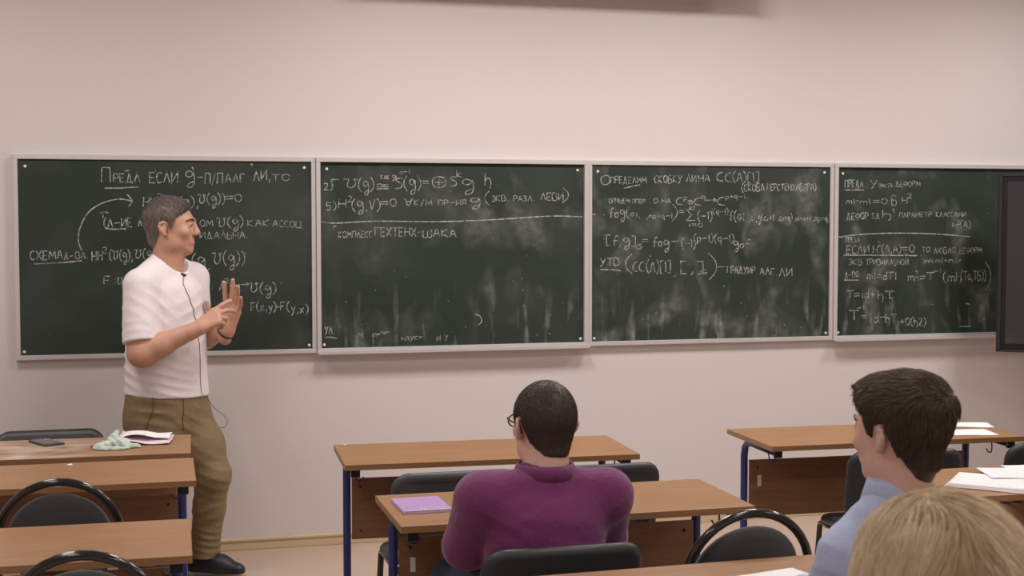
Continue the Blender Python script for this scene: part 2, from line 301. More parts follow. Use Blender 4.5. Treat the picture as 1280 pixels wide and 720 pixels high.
TEXT=[
(1,-0.213,1.905,-0.171,1.906,0.072,'П'),
(1,-0.155,1.902,-0.028,1.906,0.040,'редл'),
(1,0.019,1.899,0.156,1.904,0.052,'Если'),
(1,0.195,1.912,0.239,1.912,0.061,'g'),
(1,0.255,1.912,0.279,1.921,0.036,'-'),
(1,0.290,1.896,0.378,1.897,0.053,'п/п'),
(1,0.394,1.905,0.491,1.910,0.041,'алг'),
(1,0.535,1.914,0.620,1.923,0.049,'Ли,'),
(1,0.628,1.915,0.718,1.916,0.033,'то'),
(1,-0.014,1.778,0.052,1.778,0.052,'HH'),
(1,0.057,1.814,0.080,1.815,0.032,'2'),
(1,0.088,1.782,0.257,1.783,0.044,'(U(g),'),
(1,0.257,1.799,0.389,1.799,0.045,'U(g))'),
(1,0.393,1.811,0.473,1.808,0.037,'=0'),
(1,-0.223,1.722,-0.204,1.722,0.032,'1'),
(1,-0.205,1.674,-0.070,1.682,0.044,'(л-ие'),
(1,-0.039,1.682,0.004,1.681,0.036,'Л-'),
(1,0.264,1.681,0.328,1.681,0.033,'ом'),
(1,0.352,1.681,0.480,1.681,0.045,'U(g)'),
(1,0.504,1.681,0.610,1.680,0.033,'как'),
(1,0.630,1.680,0.778,1.672,0.033,'ассоц'),
(1,-0.000,1.621,0.031,1.621,0.032,'А'),
(1,0.263,1.620,0.504,1.619,0.033,'идальна.'),
(1,-0.556,1.517,-0.405,1.523,0.043,'Схема'),
(1,-0.398,1.519,-0.284,1.522,0.032,'д-ва.'),
(1,-0.265,1.510,-0.215,1.510,0.048,'HH'),
(1,-0.214,1.546,-0.191,1.546,0.032,'2'),
(1,-0.180,1.514,-0.068,1.513,0.044,'(U(g),'),
(1,-0.060,1.521,0.026,1.520,0.044,'U(g'),
(1,0.222,1.482,0.286,1.481,0.053,'(g'),
(1,0.297,1.465,0.313,1.465,0.024,','),
(1,0.326,1.489,0.486,1.488,0.057,'U(g))'),
(1,-0.209,1.394,-0.178,1.393,0.040,'F'),
(1,-0.163,1.393,-0.054,1.396,0.036,':U(g)'),
(1,0.308,1.358,0.332,1.358,0.025,':'),
(1,0.356,1.354,0.392,1.353,0.041,'Λ'),
(1,0.385,1.390,0.405,1.390,0.025,'2'),
(1,0.408,1.353,0.445,1.352,0.037,'g'),
(1,0.453,1.365,0.505,1.364,0.033,'→'),
(1,0.509,1.339,0.644,1.337,0.049,'U(g)'),
(1,0.516,1.248,0.643,1.246,0.041,'F(x,y)'),
(1,0.643,1.250,0.667,1.250,0.033,'-'),
(1,0.667,1.246,0.808,1.227,0.042,'F(y,x)'),
(2,0.895,1.867,0.941,1.876,0.037,'2)'),
(2,0.937,1.880,0.975,1.888,0.042,'Г'),
(2,1.004,1.880,1.067,1.880,0.046,'U'),
(2,1.075,1.872,1.155,1.872,0.054,'(g)'),
(2,1.172,1.877,1.236,1.877,0.042,'≅'),
(2,1.194,1.927,1.240,1.927,0.021,'как'),
(2,1.253,1.932,1.274,1.932,0.021,'g'),
(2,1.296,1.953,1.347,1.962,0.021,'n-1'),
(2,1.270,1.877,1.308,1.877,0.055,'S'),
(2,1.317,1.877,1.407,1.878,0.059,'(g)'),
(2,1.416,1.895,1.450,1.895,0.034,'='),
(2,1.468,1.887,1.541,1.887,0.059,'⊕'),
(2,1.563,1.892,1.602,1.892,0.051,'S'),
(2,1.602,1.939,1.633,1.939,0.034,'k'),
(2,1.633,1.879,1.694,1.879,0.060,'g'),
(2,1.756,1.897,1.791,1.897,0.060,'h'),
(2,0.907,1.767,0.957,1.767,0.037,'5)'),
(2,0.970,1.776,1.011,1.776,0.046,'H'),
(2,1.020,1.805,1.041,1.805,0.033,'2'),
(2,1.041,1.767,1.189,1.768,0.050,'(g,V)'),
(2,1.193,1.785,1.274,1.785,0.038,'=0'),
(2,1.321,1.789,1.364,1.789,0.038,'∀'),
(2,1.372,1.789,1.467,1.789,0.030,'к/м'),
(2,1.502,1.794,1.650,1.794,0.025,'пр-ия'),
(2,1.677,1.794,1.729,1.794,0.043,'g'),
(2,1.756,1.803,1.782,1.803,0.056,'('),
(2,1.796,1.811,1.884,1.816,0.030,'экв.'),
(2,1.916,1.812,2.032,1.816,0.030,'разл.'),
(2,2.068,1.821,2.195,1.817,0.039,'Леви'),
(2,2.191,1.821,2.223,1.821,0.056,')'),
(2,0.969,1.621,1.145,1.621,0.033,'Комплекс'),
(2,1.162,1.629,1.380,1.624,0.046,'Гехтенх'),
(2,1.385,1.633,1.411,1.632,0.034,'-'),
(2,1.419,1.624,1.597,1.623,0.038,'Шака'),
(2,0.894,1.120,0.944,1.115,0.038,'Ул.'),
(2,1.075,1.099,1.092,1.099,0.021,'и'),
(2,1.147,1.098,1.215,1.109,0.017,'п=-'),
(2,1.301,1.073,1.413,1.079,0.021,'наук='),
(2,1.491,1.069,1.552,1.076,0.026,'и у'),
(3,2.410,1.905,2.461,1.905,0.052,'О'),
(3,2.466,1.914,2.676,1.916,0.035,'пределим'),
(3,2.723,1.916,2.884,1.921,0.040,'скобку'),
(3,2.913,1.926,2.970,1.926,0.040,'Ли'),
(3,2.985,1.926,3.052,1.927,0.036,'на'),
(3,3.095,1.932,3.183,1.928,0.049,'CC'),
(3,3.182,1.959,3.197,1.959,0.022,'.'),
(3,3.192,1.928,3.349,1.929,0.049,'(A)[1]'),
(3,3.246,1.874,3.384,1.879,0.040,'(скоба'),
(3,3.403,1.879,3.707,1.881,0.036,'Герстенхабера)'),
(3,2.457,1.805,2.578,1.805,0.026,'Опишем'),
(3,2.592,1.805,2.667,1.805,0.022,'опер'),
(3,2.719,1.805,2.742,1.805,0.027,'о'),
(3,2.766,1.805,2.818,1.806,0.027,'на'),
(3,2.852,1.797,2.890,1.797,0.040,'C'),
(3,2.899,1.824,2.918,1.824,0.027,'p'),
(3,2.918,1.801,2.952,1.801,0.027,'⊗'),
(3,2.961,1.797,3.000,1.797,0.040,'C'),
(3,3.000,1.828,3.028,1.828,0.027,'q'),
(3,3.029,1.806,3.096,1.806,0.031,'→'),
(3,3.101,1.797,3.145,1.797,0.045,'C'),
(3,3.149,1.829,3.266,1.834,0.027,'p+q-1'),
(3,2.420,1.739,2.434,1.739,0.031,'.'),
(3,2.462,1.726,2.574,1.726,0.048,'fog('),
(3,2.583,1.734,2.639,1.726,0.026,'a1,'),
(3,2.677,1.721,2.828,1.721,0.027,',ap+q-1'),
(3,2.828,1.721,2.857,1.721,0.067,')'),
(3,2.866,1.743,2.900,1.743,0.031,'='),
(3,2.914,1.708,2.967,1.708,0.062,'Σ'),
(3,2.929,1.676,3.010,1.672,0.022,'i=0'),
(3,2.933,1.775,2.962,1.775,0.018,'p-1'),
(3,2.981,1.712,3.068,1.712,0.045,'(-1)'),
(3,3.063,1.743,3.165,1.744,0.031,'i(q-1)'),
(3,3.175,1.712,3.262,1.707,0.049,'f(a1'),
(3,3.292,1.707,3.445,1.707,0.036,',ai,g(ai+1'),
(3,3.469,1.707,3.559,1.707,0.036,',ai+q)'),
(3,3.569,1.707,3.674,1.707,0.027,',ai+q+1'),
(3,3.689,1.707,3.795,1.707,0.032,',ap+q)'),
(3,2.421,1.607,2.435,1.607,0.031,'.'),
(3,2.444,1.576,2.612,1.571,0.048,'[f,g]'),
(3,2.617,1.553,2.649,1.553,0.027,'G'),
(3,2.649,1.584,2.687,1.584,0.031,'='),
(3,2.715,1.566,2.810,1.557,0.049,'fog'),
(3,2.820,1.574,2.872,1.574,0.040,'-'),
(3,2.886,1.556,2.968,1.556,0.049,'(-1)'),
(3,2.958,1.591,3.200,1.586,0.040,'(p-1)(q-1)'),
(3,3.200,1.554,3.293,1.554,0.045,'gof'),
(3,2.407,1.462,2.519,1.461,0.040,'Утв'),
(3,2.556,1.434,2.594,1.434,0.080,'('),
(3,2.598,1.429,2.664,1.429,0.053,'CC'),
(3,2.664,1.469,2.678,1.469,0.022,'.'),
(3,2.678,1.424,2.820,1.423,0.058,'(A)[1]'),
(3,2.835,1.405,2.863,1.404,0.031,','),
(3,2.883,1.418,3.017,1.416,0.058,'[,]'),
(3,3.003,1.407,3.036,1.407,0.027,'G'),
(3,3.051,1.402,3.099,1.402,0.108,')'),
(3,3.104,1.433,3.148,1.433,0.032,'-'),
(3,3.162,1.415,3.344,1.408,0.036,'градуир.'),
(3,3.364,1.403,3.468,1.398,0.036,'алг.'),
(3,3.483,1.393,3.562,1.392,0.046,'Ли'),
(4,3.889,1.900,4.017,1.901,0.041,'Предл.'),
(4,4.053,1.901,4.095,1.906,0.042,'У'),
(4,4.105,1.902,4.193,1.902,0.019,'экв'),
(4,4.214,1.907,4.376,1.908,0.028,'деформ'),
(4,3.860,1.799,3.876,1.799,0.028,'.'),
(4,3.901,1.804,3.952,1.804,0.028,'m1'),
(4,3.957,1.809,3.978,1.809,0.028,'-'),
(4,3.988,1.804,4.055,1.804,0.028,'m1'),
(4,4.070,1.804,4.163,1.804,0.032,'=0'),
(4,4.194,1.800,4.226,1.800,0.051,'б'),
(4,4.257,1.809,4.293,1.809,0.037,'H'),
(4,4.293,1.837,4.324,1.837,0.028,'2'),
(4,3.872,1.716,3.887,1.716,0.028,'.'),
(4,3.902,1.716,4.041,1.716,0.037,'дефор'),
(4,4.066,1.721,4.128,1.721,0.028,'ед.'),
(4,4.133,1.721,4.190,1.721,0.042,'h'),
(4,4.195,1.753,4.211,1.753,0.023,'1'),
(4,4.242,1.725,4.452,1.730,0.028,'параметр'),
(4,4.484,1.730,4.681,1.730,0.028,'классами'),
(4,4.592,1.664,4.629,1.664,0.033,'H'),
(4,4.623,1.683,4.645,1.683,0.024,'2'),
(4,4.645,1.664,4.715,1.664,0.038,'(A)'),
(4,3.899,1.583,3.986,1.587,0.028,'Предл'),
(4,3.905,1.518,4.048,1.522,0.046,'Если'),
(4,4.074,1.521,4.105,1.521,0.042,'H'),
(4,4.105,1.558,4.125,1.558,0.028,'2'),
(4,4.131,1.521,4.256,1.520,0.042,'(A,A)'),
(4,4.261,1.525,4.345,1.524,0.042,'=0'),
(4,4.382,1.505,4.393,1.505,0.023,','),
(4,4.393,1.524,4.445,1.524,0.028,'то'),
(4,4.472,1.514,4.616,1.518,0.033,'любая'),
(4,4.637,1.513,4.793,1.517,0.033,'деформ'),
(4,3.921,1.453,4.003,1.452,0.032,'экв'),
(4,4.029,1.452,4.304,1.450,0.032,'тривиальной'),
(4,4.409,1.458,4.660,1.461,0.028,'mn:m1+m2+'),
(4,3.896,1.379,3.994,1.383,0.032,'Д-во.'),
(4,4.040,1.368,4.227,1.362,0.042,'m1=dT1'),
(4,4.306,1.356,4.417,1.350,0.042,'mn='),
(4,4.353,1.393,4.368,1.393,0.023,'1'),
(4,4.427,1.359,4.475,1.359,0.042,'T'),
(4,4.469,1.396,4.522,1.401,0.028,'-1'),
(4,4.539,1.348,4.656,1.347,0.052,'(mh'),
(4,4.656,1.356,4.823,1.355,0.052,'(Ta,Tб))'),
(4,4.819,1.316,4.857,1.316,0.124,')'),
(4,3.913,1.259,3.995,1.257,0.042,'T='),
(4,4.006,1.257,4.088,1.256,0.051,'id+'),
(4,4.109,1.251,4.213,1.249,0.047,'hT'),
(4,4.187,1.236,4.208,1.235,0.023,'1'),
(4,3.930,1.133,3.987,1.132,0.056,'T'),
(4,3.976,1.188,4.022,1.187,0.028,'-1'),
(4,4.007,1.136,4.038,1.136,0.033,'='),
(4,4.059,1.112,4.116,1.111,0.056,'id'),
(4,4.126,1.129,4.158,1.129,0.037,'-'),
(4,4.163,1.110,4.231,1.104,0.051,'hT'),
(4,4.237,1.090,4.252,1.089,0.028,'1'),
(4,4.257,1.099,4.426,1.090,0.042,'+O(h2)'),
]
LINES=[
(1,[(-0.198, 1.873), (-0.125, 1.874), (-0.036, 1.88)]),
(1,[(-0.313, 1.559), (-0.328, 1.614), (-0.319, 1.674), (-0.28, 1.75), (-0.211, 1.798), (-0.133, 1.818), (-0.068, 1.81)]),
(1,[(-0.091, 1.842), (-0.068, 1.81), (-0.084, 1.782)]),
(1,[(-0.197, 1.674), (-0.166, 1.668), (-0.097, 1.67)]),
(1,[(-0.541, 1.497), (-0.417, 1.502), (-0.314, 1.511)]),
(1,[(-0.101, 1.958), (-0.081, 1.962)]),
(1,[(-0.2, 1.754), (-0.181, 1.75)]),
(1,[(0.228, 1.981), (0.236, 1.969)]),
(1,[(0.524, 2.004), (0.528, 1.992)]),
(2,[(0.875, 1.703), (0.957, 1.697), (1.167, 1.707), (1.467, 1.704), (1.729, 1.711), (1.907, 1.721), (2.132, 1.734), (2.305, 1.73)]),
(2,[(0.894, 1.101), (0.923, 1.101), (0.957, 1.094)]),
(2,[(0.94, 1.676), (0.961, 1.684)]),
(2,[(1.702, 1.206), (1.728, 1.197), (1.737, 1.167), (1.719, 1.15)]),
(2,[(1.189, 1.122), (1.232, 1.121)]),
(3,[(2.407, 1.44), (2.477, 1.439), (2.528, 1.432)]),
(3,[(2.353, 1.743), (2.379, 1.743)]),
(3,[(2.545, 1.888), (2.638, 1.907)]),
(4,[(3.885, 1.884), (4.012, 1.885)]),
(4,[(3.852, 1.613), (3.99, 1.628), (4.223, 1.635), (4.486, 1.629), (4.71, 1.612)]),
(4,[(3.889, 1.509), (4.121, 1.507), (4.361, 1.503)]),
(4,[(3.891, 1.365), (3.984, 1.364)]),
(4,[(4.691, 1.218), (4.718, 1.211)]),
(4,[(4.044, 1.832), (4.049, 1.818)]),
(4,[(4.65, 1.081), (4.726, 1.08)]),
(4,[(4.277, 1.506), (4.298, 1.511)]),
]
def chalk_for(b,parent):
    V=[];F=[]; yy=-.0015
    for (bi,xa,za,xb,zb,h,s) in TEXT:
        if bi!=b: continue
        gl=[glyph(c) for c in s]; gap=2.0; tot=sum(g[0] for g in gl)+gap*(len(gl)-1); L_=xb-xa; k=L_/max(tot,1)
        x=0
        for (gw,st) in gl:
            jz=random.uniform(-.05,.05)*h; rot=random.uniform(-.06,.06)
            for q in st:
                pts=[(xa+(x+px+py*rot*.5)*k, za+(zb-za)*(x/max(tot,1))+jz+py/10*h) for px,py in q]
                if len(pts)>2: pts=catmull(pts,4)
                wd=.0046 if h>.035 else .0036
                ribbon(pts,wd,V,F,yy)
            x+=gw+gap
    for bi,pl in LINES:
        if bi==b: ribbon(catmull(pl,8) if len(pl)>2 else pl,.0058,V,F,yy)
    # faint crumbs of chalk and half-wiped specks
    for k in range({1:5,2:26,3:26,4:12}[b]):
        x=BX+(b-1)*(BW+BG)+random.uniform(.03,BW-.05); z=ZT-BH+abs(random.gauss(.03,.22 if k%3 else .45)); z=min(z,ZT-.03)
        if b==4 and x>4.85: continue
        ribbon([(x,z),(x+random.uniform(-.004,.004),z+random.uniform(.002,.010))],.0028,V,F,yy)
    me=mesh('chalk_writing',[(v[0]-parent.location.x,v[1]-parent.location.y,v[2]-parent.location.z) for v in V],F); o=link('chalk_writing',me,M['chalkmarks'],parent); o['label']='white chalk handwriting'; o['kind']='stuff'
BL=['green chalkboard at the far left, behind the lecturer, with an arrow in its notes','second green chalkboard from the left, mostly empty below a chalk line','third green chalkboard from the left, formulas above and wiped streaks below','rightmost green chalkboard, partly behind the black display']
for b in range(1,5):
    x=BX+(b-1)*(BW+BG); z0=ZT-BH
    r=empty('chalkboard',(x,0,z0)); tag(r,BL[b-1],'chalkboard','wall chalkboards')
    box('writing_surface',(0,0,0),(BW,.02,BH),M['board'],r,bev=0)
    dp=-.012 if b in(1,3) else -.022
    f=boxes('frame',[((-FR+.0006,dp,BH),(BW+FR-.0006,.024,BH+FR)),((-FR+.0006,dp,-FR),(BW+FR-.0006,.024,0)),((-FR+.0006,dp,0),(0,.024,BH)),((BW,dp,0),(BW+FR-.0006,.024,BH))],M['alu'],r,bev=.002)
    if b in (2,4):
        tr=boxes('chalk_tray',[((-FR,-.055,-FR-.006),(BW+FR-.001,dp,-FR+.002)),((-FR,-.060,-FR-.006),(BW+FR-.001,-.055,-FR+.012))],M['alu'],r,bev=.0012)
    for cx,cz in ((.035,BH-.035),(BW-.035,BH-.03),(.016,.018),(BW-.016,.018)):
        c_=bmesh.new(); bmesh.ops.create_uvsphere(c_,u_segments=10,v_segments=6,radius=.0075)
        for v in c_.verts: v.co=Vector((v.co.x+cx,v.co.y*.5-.001,v.co.z+cz))
        me=D.meshes.new('screw_cap'); c_.to_mesh(me); c_.free(); link('screw_cap',me,M['screw'],r)
    chalk_for(b,r)

# ---------------- black interactive display ----------------
ta=math.radians(-33); r=empty('interactive_display',(4.655,-.36,0),ta); tag(r,'large black interactive display overlapping the rightmost chalkboard','display')
TW=1.72; z0,z1=.965,1.968
boxes('bezel',[((.022,-.004,z0+.012),(TW-.022,.03,z0+.05)),((.022,-.004,z1-.036),(TW-.022,.03,z1-.012)),((.022,-.004,z0+.05),(.048,.03,z1-.036)),((TW-.048,-.004,z0+.05),(TW-.022,.03,z1-.036))],M['tvframe'],r,bev=.002)
boxes('outer_frame',[((0,-.012,z0),(.022,.07,z1)),((TW-.022,-.012,z0),(TW,.07,z1)),((0.022,-.012,z1-.012),(TW-.022,.07,z1)),((0.022,-.012,z0),(TW-.022,.07,z0+.012))],M['tvedge'],r,bev=.003)
box('screen_glass',(.046,.0,z0+.048),(TW-.046,.012,z1-.034),M['tvglass'],r,bev=0)
box('back_cover',(.03,.03,z0+.02),(TW-.03,.085,z1-.02),M['tvframe'],r,bev=.01)
boxes('stand_column',[((.70,.086,.10),(.76,.13,1.7)),((.96,.086,.10),(1.02,.13,1.7)),((.70,.088,.6),(1.02,.126,.66))],M['blackmetal'],r,bev=.003)
for k,sx in enumerate((.60,1.06)): box('stand_foot',(sx,-.22,.05),(sx+.06,.26,.10),M['blackmetal'],r,bev=.006)
box('stand_crossbar',(.66,.08,.055),(1.06,.14,.10),M['blackmetal'],r,bev=.004)
for sx in (.63,1.09):
    for sy in (-.19,.22):
        tube('caster',[(sx-.012,sy,.026),(sx+.012,sy,.026)],.0255,M['blackplastic'],r,n=14)

# ---------------- desks ----------------
def make_desk():
    r=empty('student_desk'); W,Dp=1.2,.5
    box('desktop',(.001,.001,.738),(W-.001,Dp-.001,.76),M['wood'],r,bev=.0015)
    boxes('edge_band',[((0,0,.7382),(W,.0009,.7598)),((0,Dp-.0009,.7382),(W,Dp,.7598)),((0,.0009,.7382),(.0009,Dp-.0009,.7598)),((W-.0009,.0009,.7382),(W,Dp-.0009,.7598))],M['woodedge'],r)
    for x in (.045,W-.045):
        yb=Dp-.095
        P=[(x,yb,.01),(x,yb,.35),(x,yb,.655),(x,yb-.012,.695),(x,yb-.045,.7185),(x,yb-.09,.722),(x,.05,.722)]
        o=tube('leg_frame',P,.0165,M['blue'],r,n=12,rx=.0158)
        box('beam_cap',(x-.018,.032,.703),(x+.018,.052,.7372),M['blackplastic'],r,bev=.004)
        P=[(x,.02,.018),(x,yb+.06,.018)]
        f=tube('foot',P,.017,M['blue'],r,n=10)
        box('foot_cap',(x-.02,.0,0),(x+.02,.03,.036),M['blackplastic'],r,bev=.006); box('foot_cap',(x-.02,yb+.05,0),(x+.02,yb+.08,.036),M['blackplastic'],r,bev=.006)
        s=1 if x<.6 else -1
        tube('bag_hook',catmull([(x+s*.012,.17,.71),(x+s*.014,.165,.685),(x+s*.02,.16,.668),(x+s*.035,.16,.668),(x+s*.044,.16,.683)],4),.0032,M['blue'],r,n=6)
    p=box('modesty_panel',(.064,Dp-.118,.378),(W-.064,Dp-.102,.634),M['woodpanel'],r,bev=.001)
    box('under_rail',(.06,Dp-.125,.706),(W-.06,Dp-.098,.736),M['blackplastic'],r,bev=.001)
    for x in (.10,W-.10):
        for z in (.60,.415):
            tube('bolt',[(x,Dp-.121,z),(x,Dp-.117,z)],.0055,M['blackplastic'],p,n=8)
    o=box('barcode_label',(.10,Dp-.1195,.515),(.118,Dp-.1182,.565),M['label'],p,bev=0); o['label']='small white inventory sticker'
    return r
DESKS=[ # x, y(near edge), rz, label
(.755,-2.985,0,'light brown desk with the violet notebook, in front of the man in purple'),
(.735,-1.875,-.045,'empty light brown desk nearest the chalkboards, middle column'),
(.75,-4.17,.03,'brown desk along the bottom edge, in front of the young man in light blue'),
(-1.035,-1.39,-.03,'front left desk carrying the phone, rag and papers, beside the lecturer'),
(-1.035,-2.03,-.01,'second desk on the left, tucked right behind the front left desk'),
(-1.085,-3.17,-.02,'nearest desk on the left, at the bottom left corner'),
(2.535,-1.90,-.03,'front right desk below the display with two sheets at its right end'),
(2.66,-3.04,0,'right hand desk with the spread of white papers, behind the front right desk')]
proto=None; DK=[]
for i,(x,y,rz,lab) in enumerate(DESKS):
    if proto is None:
        proto=make_desk(); r=proto; r.location=(x,y,0); r.rotation_euler=(0,0,rz); tag(r,lab,'desk','classroom desks')
    else: r=dup(proto,lab,None,(x,y,0),rz)
    DK.append(r)
for i_,dk in enumerate(DK):
    if i_ in (1,3,4,5):
        for ch in dk.children:
            for g in list(ch.children):
                if g.name.startswith('barcode_label'): D.objects.remove(g)
# desk 4 differs: worn near corner / chalk dust on the front left desk
# ---------------- chairs ----------------
def pad_vf(w,h,t,rc,cy=0,bulge=.0,n=8,m=3):
    """rounded-rectangle cushion in XZ plane, thickness along Y, soft edges"""
    V=[];F=[]
    def outline(ins):
        pts=[]; a,b=w/2-ins,h/2-ins; r_=max(rc-ins,.004)
        for q,(sx,sz) in enumerate(((1,1),(-1,1),(-1,-1),(1,-1))):
            for k in range(n+1):
                an=math.pi/2*(q+k/n); pts.append((sx*(a-r_)+math.cos(an)*r_,sz*(b-r_)+math.sin(an)*r_))
        return pts
    prof=[(t*.5,-t/2),(t*.22,-t*.40),(t*.04,-t*.2),(0,0),(t*.04,t*.2),(t*.22,t*.40),(t*.5,t/2)]
    N=4*(n+1)
    prof=[(w*.28,-t/2-bulge)]+prof+[(w*.28,t/2+bulge)] if bulge else prof
    for ins,y in prof:
        ins=min(ins,min(w,h)/2-.01)
        for (x,z) in outline(ins): V.append((x,y,z))
    for i in range(len(prof)-1):
        for k in range(N): F.append((i*N+k,i*N+(k+1)%N,(i+1)*N+(k+1)%N,(i+1)*N+k))
    F.append(tuple(range(N-1,-1,-1))); F.append(tuple(range((len(prof)-1)*N,len(prof)*N)))
    return V,F
def iso_chair(lm):
    """stacking chair, padded back and seat, black oval-tube frame; faces +Y"""
    r=empty('padded_chair')
    # backrest: curved pad
    V,F=pad_vf(.485,.31,.05,.07); c=[]
    for (x,y,z) in V:
        yy=y-.235+.05*(x/.24)**2-(z)*.20; c.append((x,yy,z+.632))
    link('backrest',mesh('backrest',c,F,True),lm,r)
    V,F=pad_vf(.46,.43,.05,.09); c=[(x,z+.0,y+.435-.02*z/.2) for (x,y,z) in V]
    c=[(x,y,z) for x,y,z in c]
    me=mesh('seat',c,[f[::-1] for f in F],True); link('seat',me,lm,r)
    for s in (-1,1):
        x=s*.215
        P=catmull([(x+s*.02,.235,.012),(x+s*.005,.205,.25),(x,.19,.38),(x,.165,.402),(x,.1,.405),(x,-.13,.405),(x,-.17,.40),(x+s*.004,-.20,.36),(x+s*.02,-.27,.012)],5)
        tube('leg_frame',P,.0125,M['blackmetal'],r,n=10,rx=.0095)
        P=catmull([(x*.86,-.12,.405),(x*.86,-.19,.42),(x*.86,-.222,.47),(x*.86,-.245,.60)],5)
        tube('back_support',P,.010,M['blackmetal'],r,n=8)
        tube('foot_cap',[(x+s*.021,.236,.0),(x+s*.02,.234,.022)],.014,M['blackplastic'],r,n=10)
        tube('foot_cap',[(x+s*.021,-.271,.0),(x+s*.02,-.269,.022)],.014,M['blackplastic'],r,n=10)
    tube('crossbar',[(-.215,.12,.398),(.215,.12,.398)],.009,M['blackmetal'],r,n=8)
    tube('crossbar',[(-.215,-.10,.398),(.215,-.10,.398)],.009,M['blackmetal'],r,n=8)
    return r
def arc_chair():
    """visitor chair with round hoop back around a round grey pad; faces +Y"""
    r=empty('hoop_back_chair'); R=.192; H=.885; zc=H-.013-R
    def by(z): return -.20-(z-.45)*.20
    P=[]
    for z in (.03,.25,.40,.47,.58): P.append((R+.002,by(max(z,.42))-.0+(0 if z>.42 else -(.42-z)*.12),z))
    for k in range(0,21):
        a=math.pi*k/20; z=zc+math.sin(a)*R; P.append((math.cos(a)*R,by(z),z))
    for z in (.58,.47,.40,.25,.03): P.append((-R-.002,by(max(z,.42))-.0+(0 if z>.42 else -(.42-z)*.12),z))
    tube('hoop_frame',P,.0135,M['blackmetal'],r,n=12)
    # pad : disc slightly flattened at base, thick 3cm
    V=[];F=[];N=36;rp=.168
    prof=[(.80,-.022),(.93,-.018),(.99,-.010),(1,0),(.99,.010),(.93,.018),(.80,.022)]
    for q,(s,yo) in enumerate([(0.3,-.024)]+prof+[(0.3,.024)]):
        for k in range(N):
            a=2*math.pi*k/N; x=math.cos(a)*rp*s; z=math.sin(a)*rp*s*(1 if math.sin(a)>0 else .92); zz=zc-.012+z
            V.append((x,by(zz)+yo+.035*(x/.17)**2-.012,zz))
    for i in range(8):
        for k in range(N): F.append((i*N+k,(i+1)*N+k,(i+1)*N+(k+1)%N,i*N+(k+1)%N))
    F.append(tuple(range(N))); F.append(tuple(range(9*N-1,8*N-1,-1)))
    link('back_pad',mesh('back_pad',V,F,True),M['greyfab'],r)
    V,F=pad_vf(.42,.42,.05,.16); link('seat',mesh('seat',[(x,z,y+.44) for x,y,z in V],[f[::-1] for f in F],True),M['greyfab'],r)
    for s in (-1,1):
        tube('pad_bracket',[(s*.187,by(.62),.62),(s*.15,by(.62)-.006,.63)],.006,M['blackmetal'],r,n=8)
        tube('front_leg',catmull([(s*.19,-.20,.415),(s*.19,.13,.415),(s*.192,.175,.40),(s*.195,.19,.36),(s*.20,.215,.012)],5),.0115,M['blackmetal'],r,n=10)
        tube('foot_cap',[(s*.20,.2155,0),(s*.20,.2155,.025)],.015,M['blackplastic'],r,n=10)
        tube('foot_cap',[(s*.205,-.241,0),(s*.205,-.241,.035)],.016,M['blackplastic'],r,n=10)
    tube('crossbar',[(-.19,.05,.408),(.19,.05,.408)],.009,M['blackmetal'],r,n=8)
    return r
ca=iso_chair(M['leather']); ca.location=(1.145,-3.225,0); tag(ca,'black padded chair the man in purple is sitting on','chair','padded chairs')
def pc(x,y,rz,lab,grey=False):
    r=dup(ca,lab,None,(x,y,0),rz)
    if grey:
        for ch in r.children:
            if ch.name.startswith(('seat','backrest')):
                ch.data=ch.data.copy(); ch.data.materials[0]=M['leathergrey']
    return r
pc(1.10,-2.005,.0,'worn grey-edged padded chair behind the violet notebook, left of the purple man\'s head',True)
pc(1.665,-2.01,0,'black padded chair behind the middle front desk, right of the purple man\'s head')
pc(3.003,-2.01,math.radians(-8),'black padded chair behind the front right desk, beside the young man\'s chin')
pc(3.70,-1.99,0,'black padded chair at the right edge, behind the front right desk')
cw=pc(-.44,-.80,math.pi,'black padded chair on the wall side of the front left desk'); cw.scale=(1,1,.955)
pc(1.63,-4.60,math.radians(8),'black padded chair under the young man in light blue')
pc(1.0,-5.62,0,'black padded chair under the blond person')
ar=arc_chair(); ar.location=(-.286,-2.27,0); tag(ar,'hoop back chair between the second and the nearest left desks','chair','hoop back chairs')
dup(ar,'hoop back chair at the bottom left corner, behind the nearest left desk',None,(-.165,-3.30,0),-.02)
dup(ar,'hoop back chair right of the man in purple, empty, under the middle column',None,(1.68,-3.28,0),0)

# ---------------- implicit-surface modelling for bodies and clothes ----------------
def mesh_np(name,V,Q,smooth=True,tone=None):
    V=np.asarray(V,np.float32); Q=np.asarray(Q,np.int32); k=Q.shape[1]
    me=D.meshes.new(name); me.vertices.add(len(V)); me.vertices.foreach_set('co',V.ravel())
    me.loops.add(Q.size); me.loops.foreach_set('vertex_index',Q.ravel())
    me.polygons.add(len(Q)); me.polygons.foreach_set('loop_start',np.arange(0,Q.size,k,dtype=np.int32))
    try: me.polygons.foreach_set('loop_total',np.full(len(Q),k,np.int32))
    except Exception: pass
    me.update(calc_edges=True)
    if smooth: me.polygons.foreach_set('use_smooth',np.ones(len(Q),bool))
    if tone is not None:
        a=me.attributes.new('tone','FLOAT','POINT'); a.data.foreach_set('value',np.asarray(tone,np.float32))
    me.validate(); return me
def smin(a,b,k):
    h=np.maximum(k-np.abs(a-b),0)/k; return np.minimum(a,b)-h*h*k*.25
def n3(P,f,seed=0):
    """cheap smooth noise, about -1..1"""
    x,y,z=P[...,0]*f,P[...,1]*f,P[...,2]*f; s=seed*1.7
    a=np.sin(x*1.0+1.3*np.sin(y*.9+s)+s)+np.sin(y*1.1+1.2*np.sin(z*.8+2*s)+2.1)+np.sin(z*.95+1.4*np.sin(x*1.05+s*3)+4.2)
    b=np.sin(2.1*x+1.7*y+s)+np.sin(1.9*z-2.3*x+2*s)
    return a/3*.7+b/2*.3
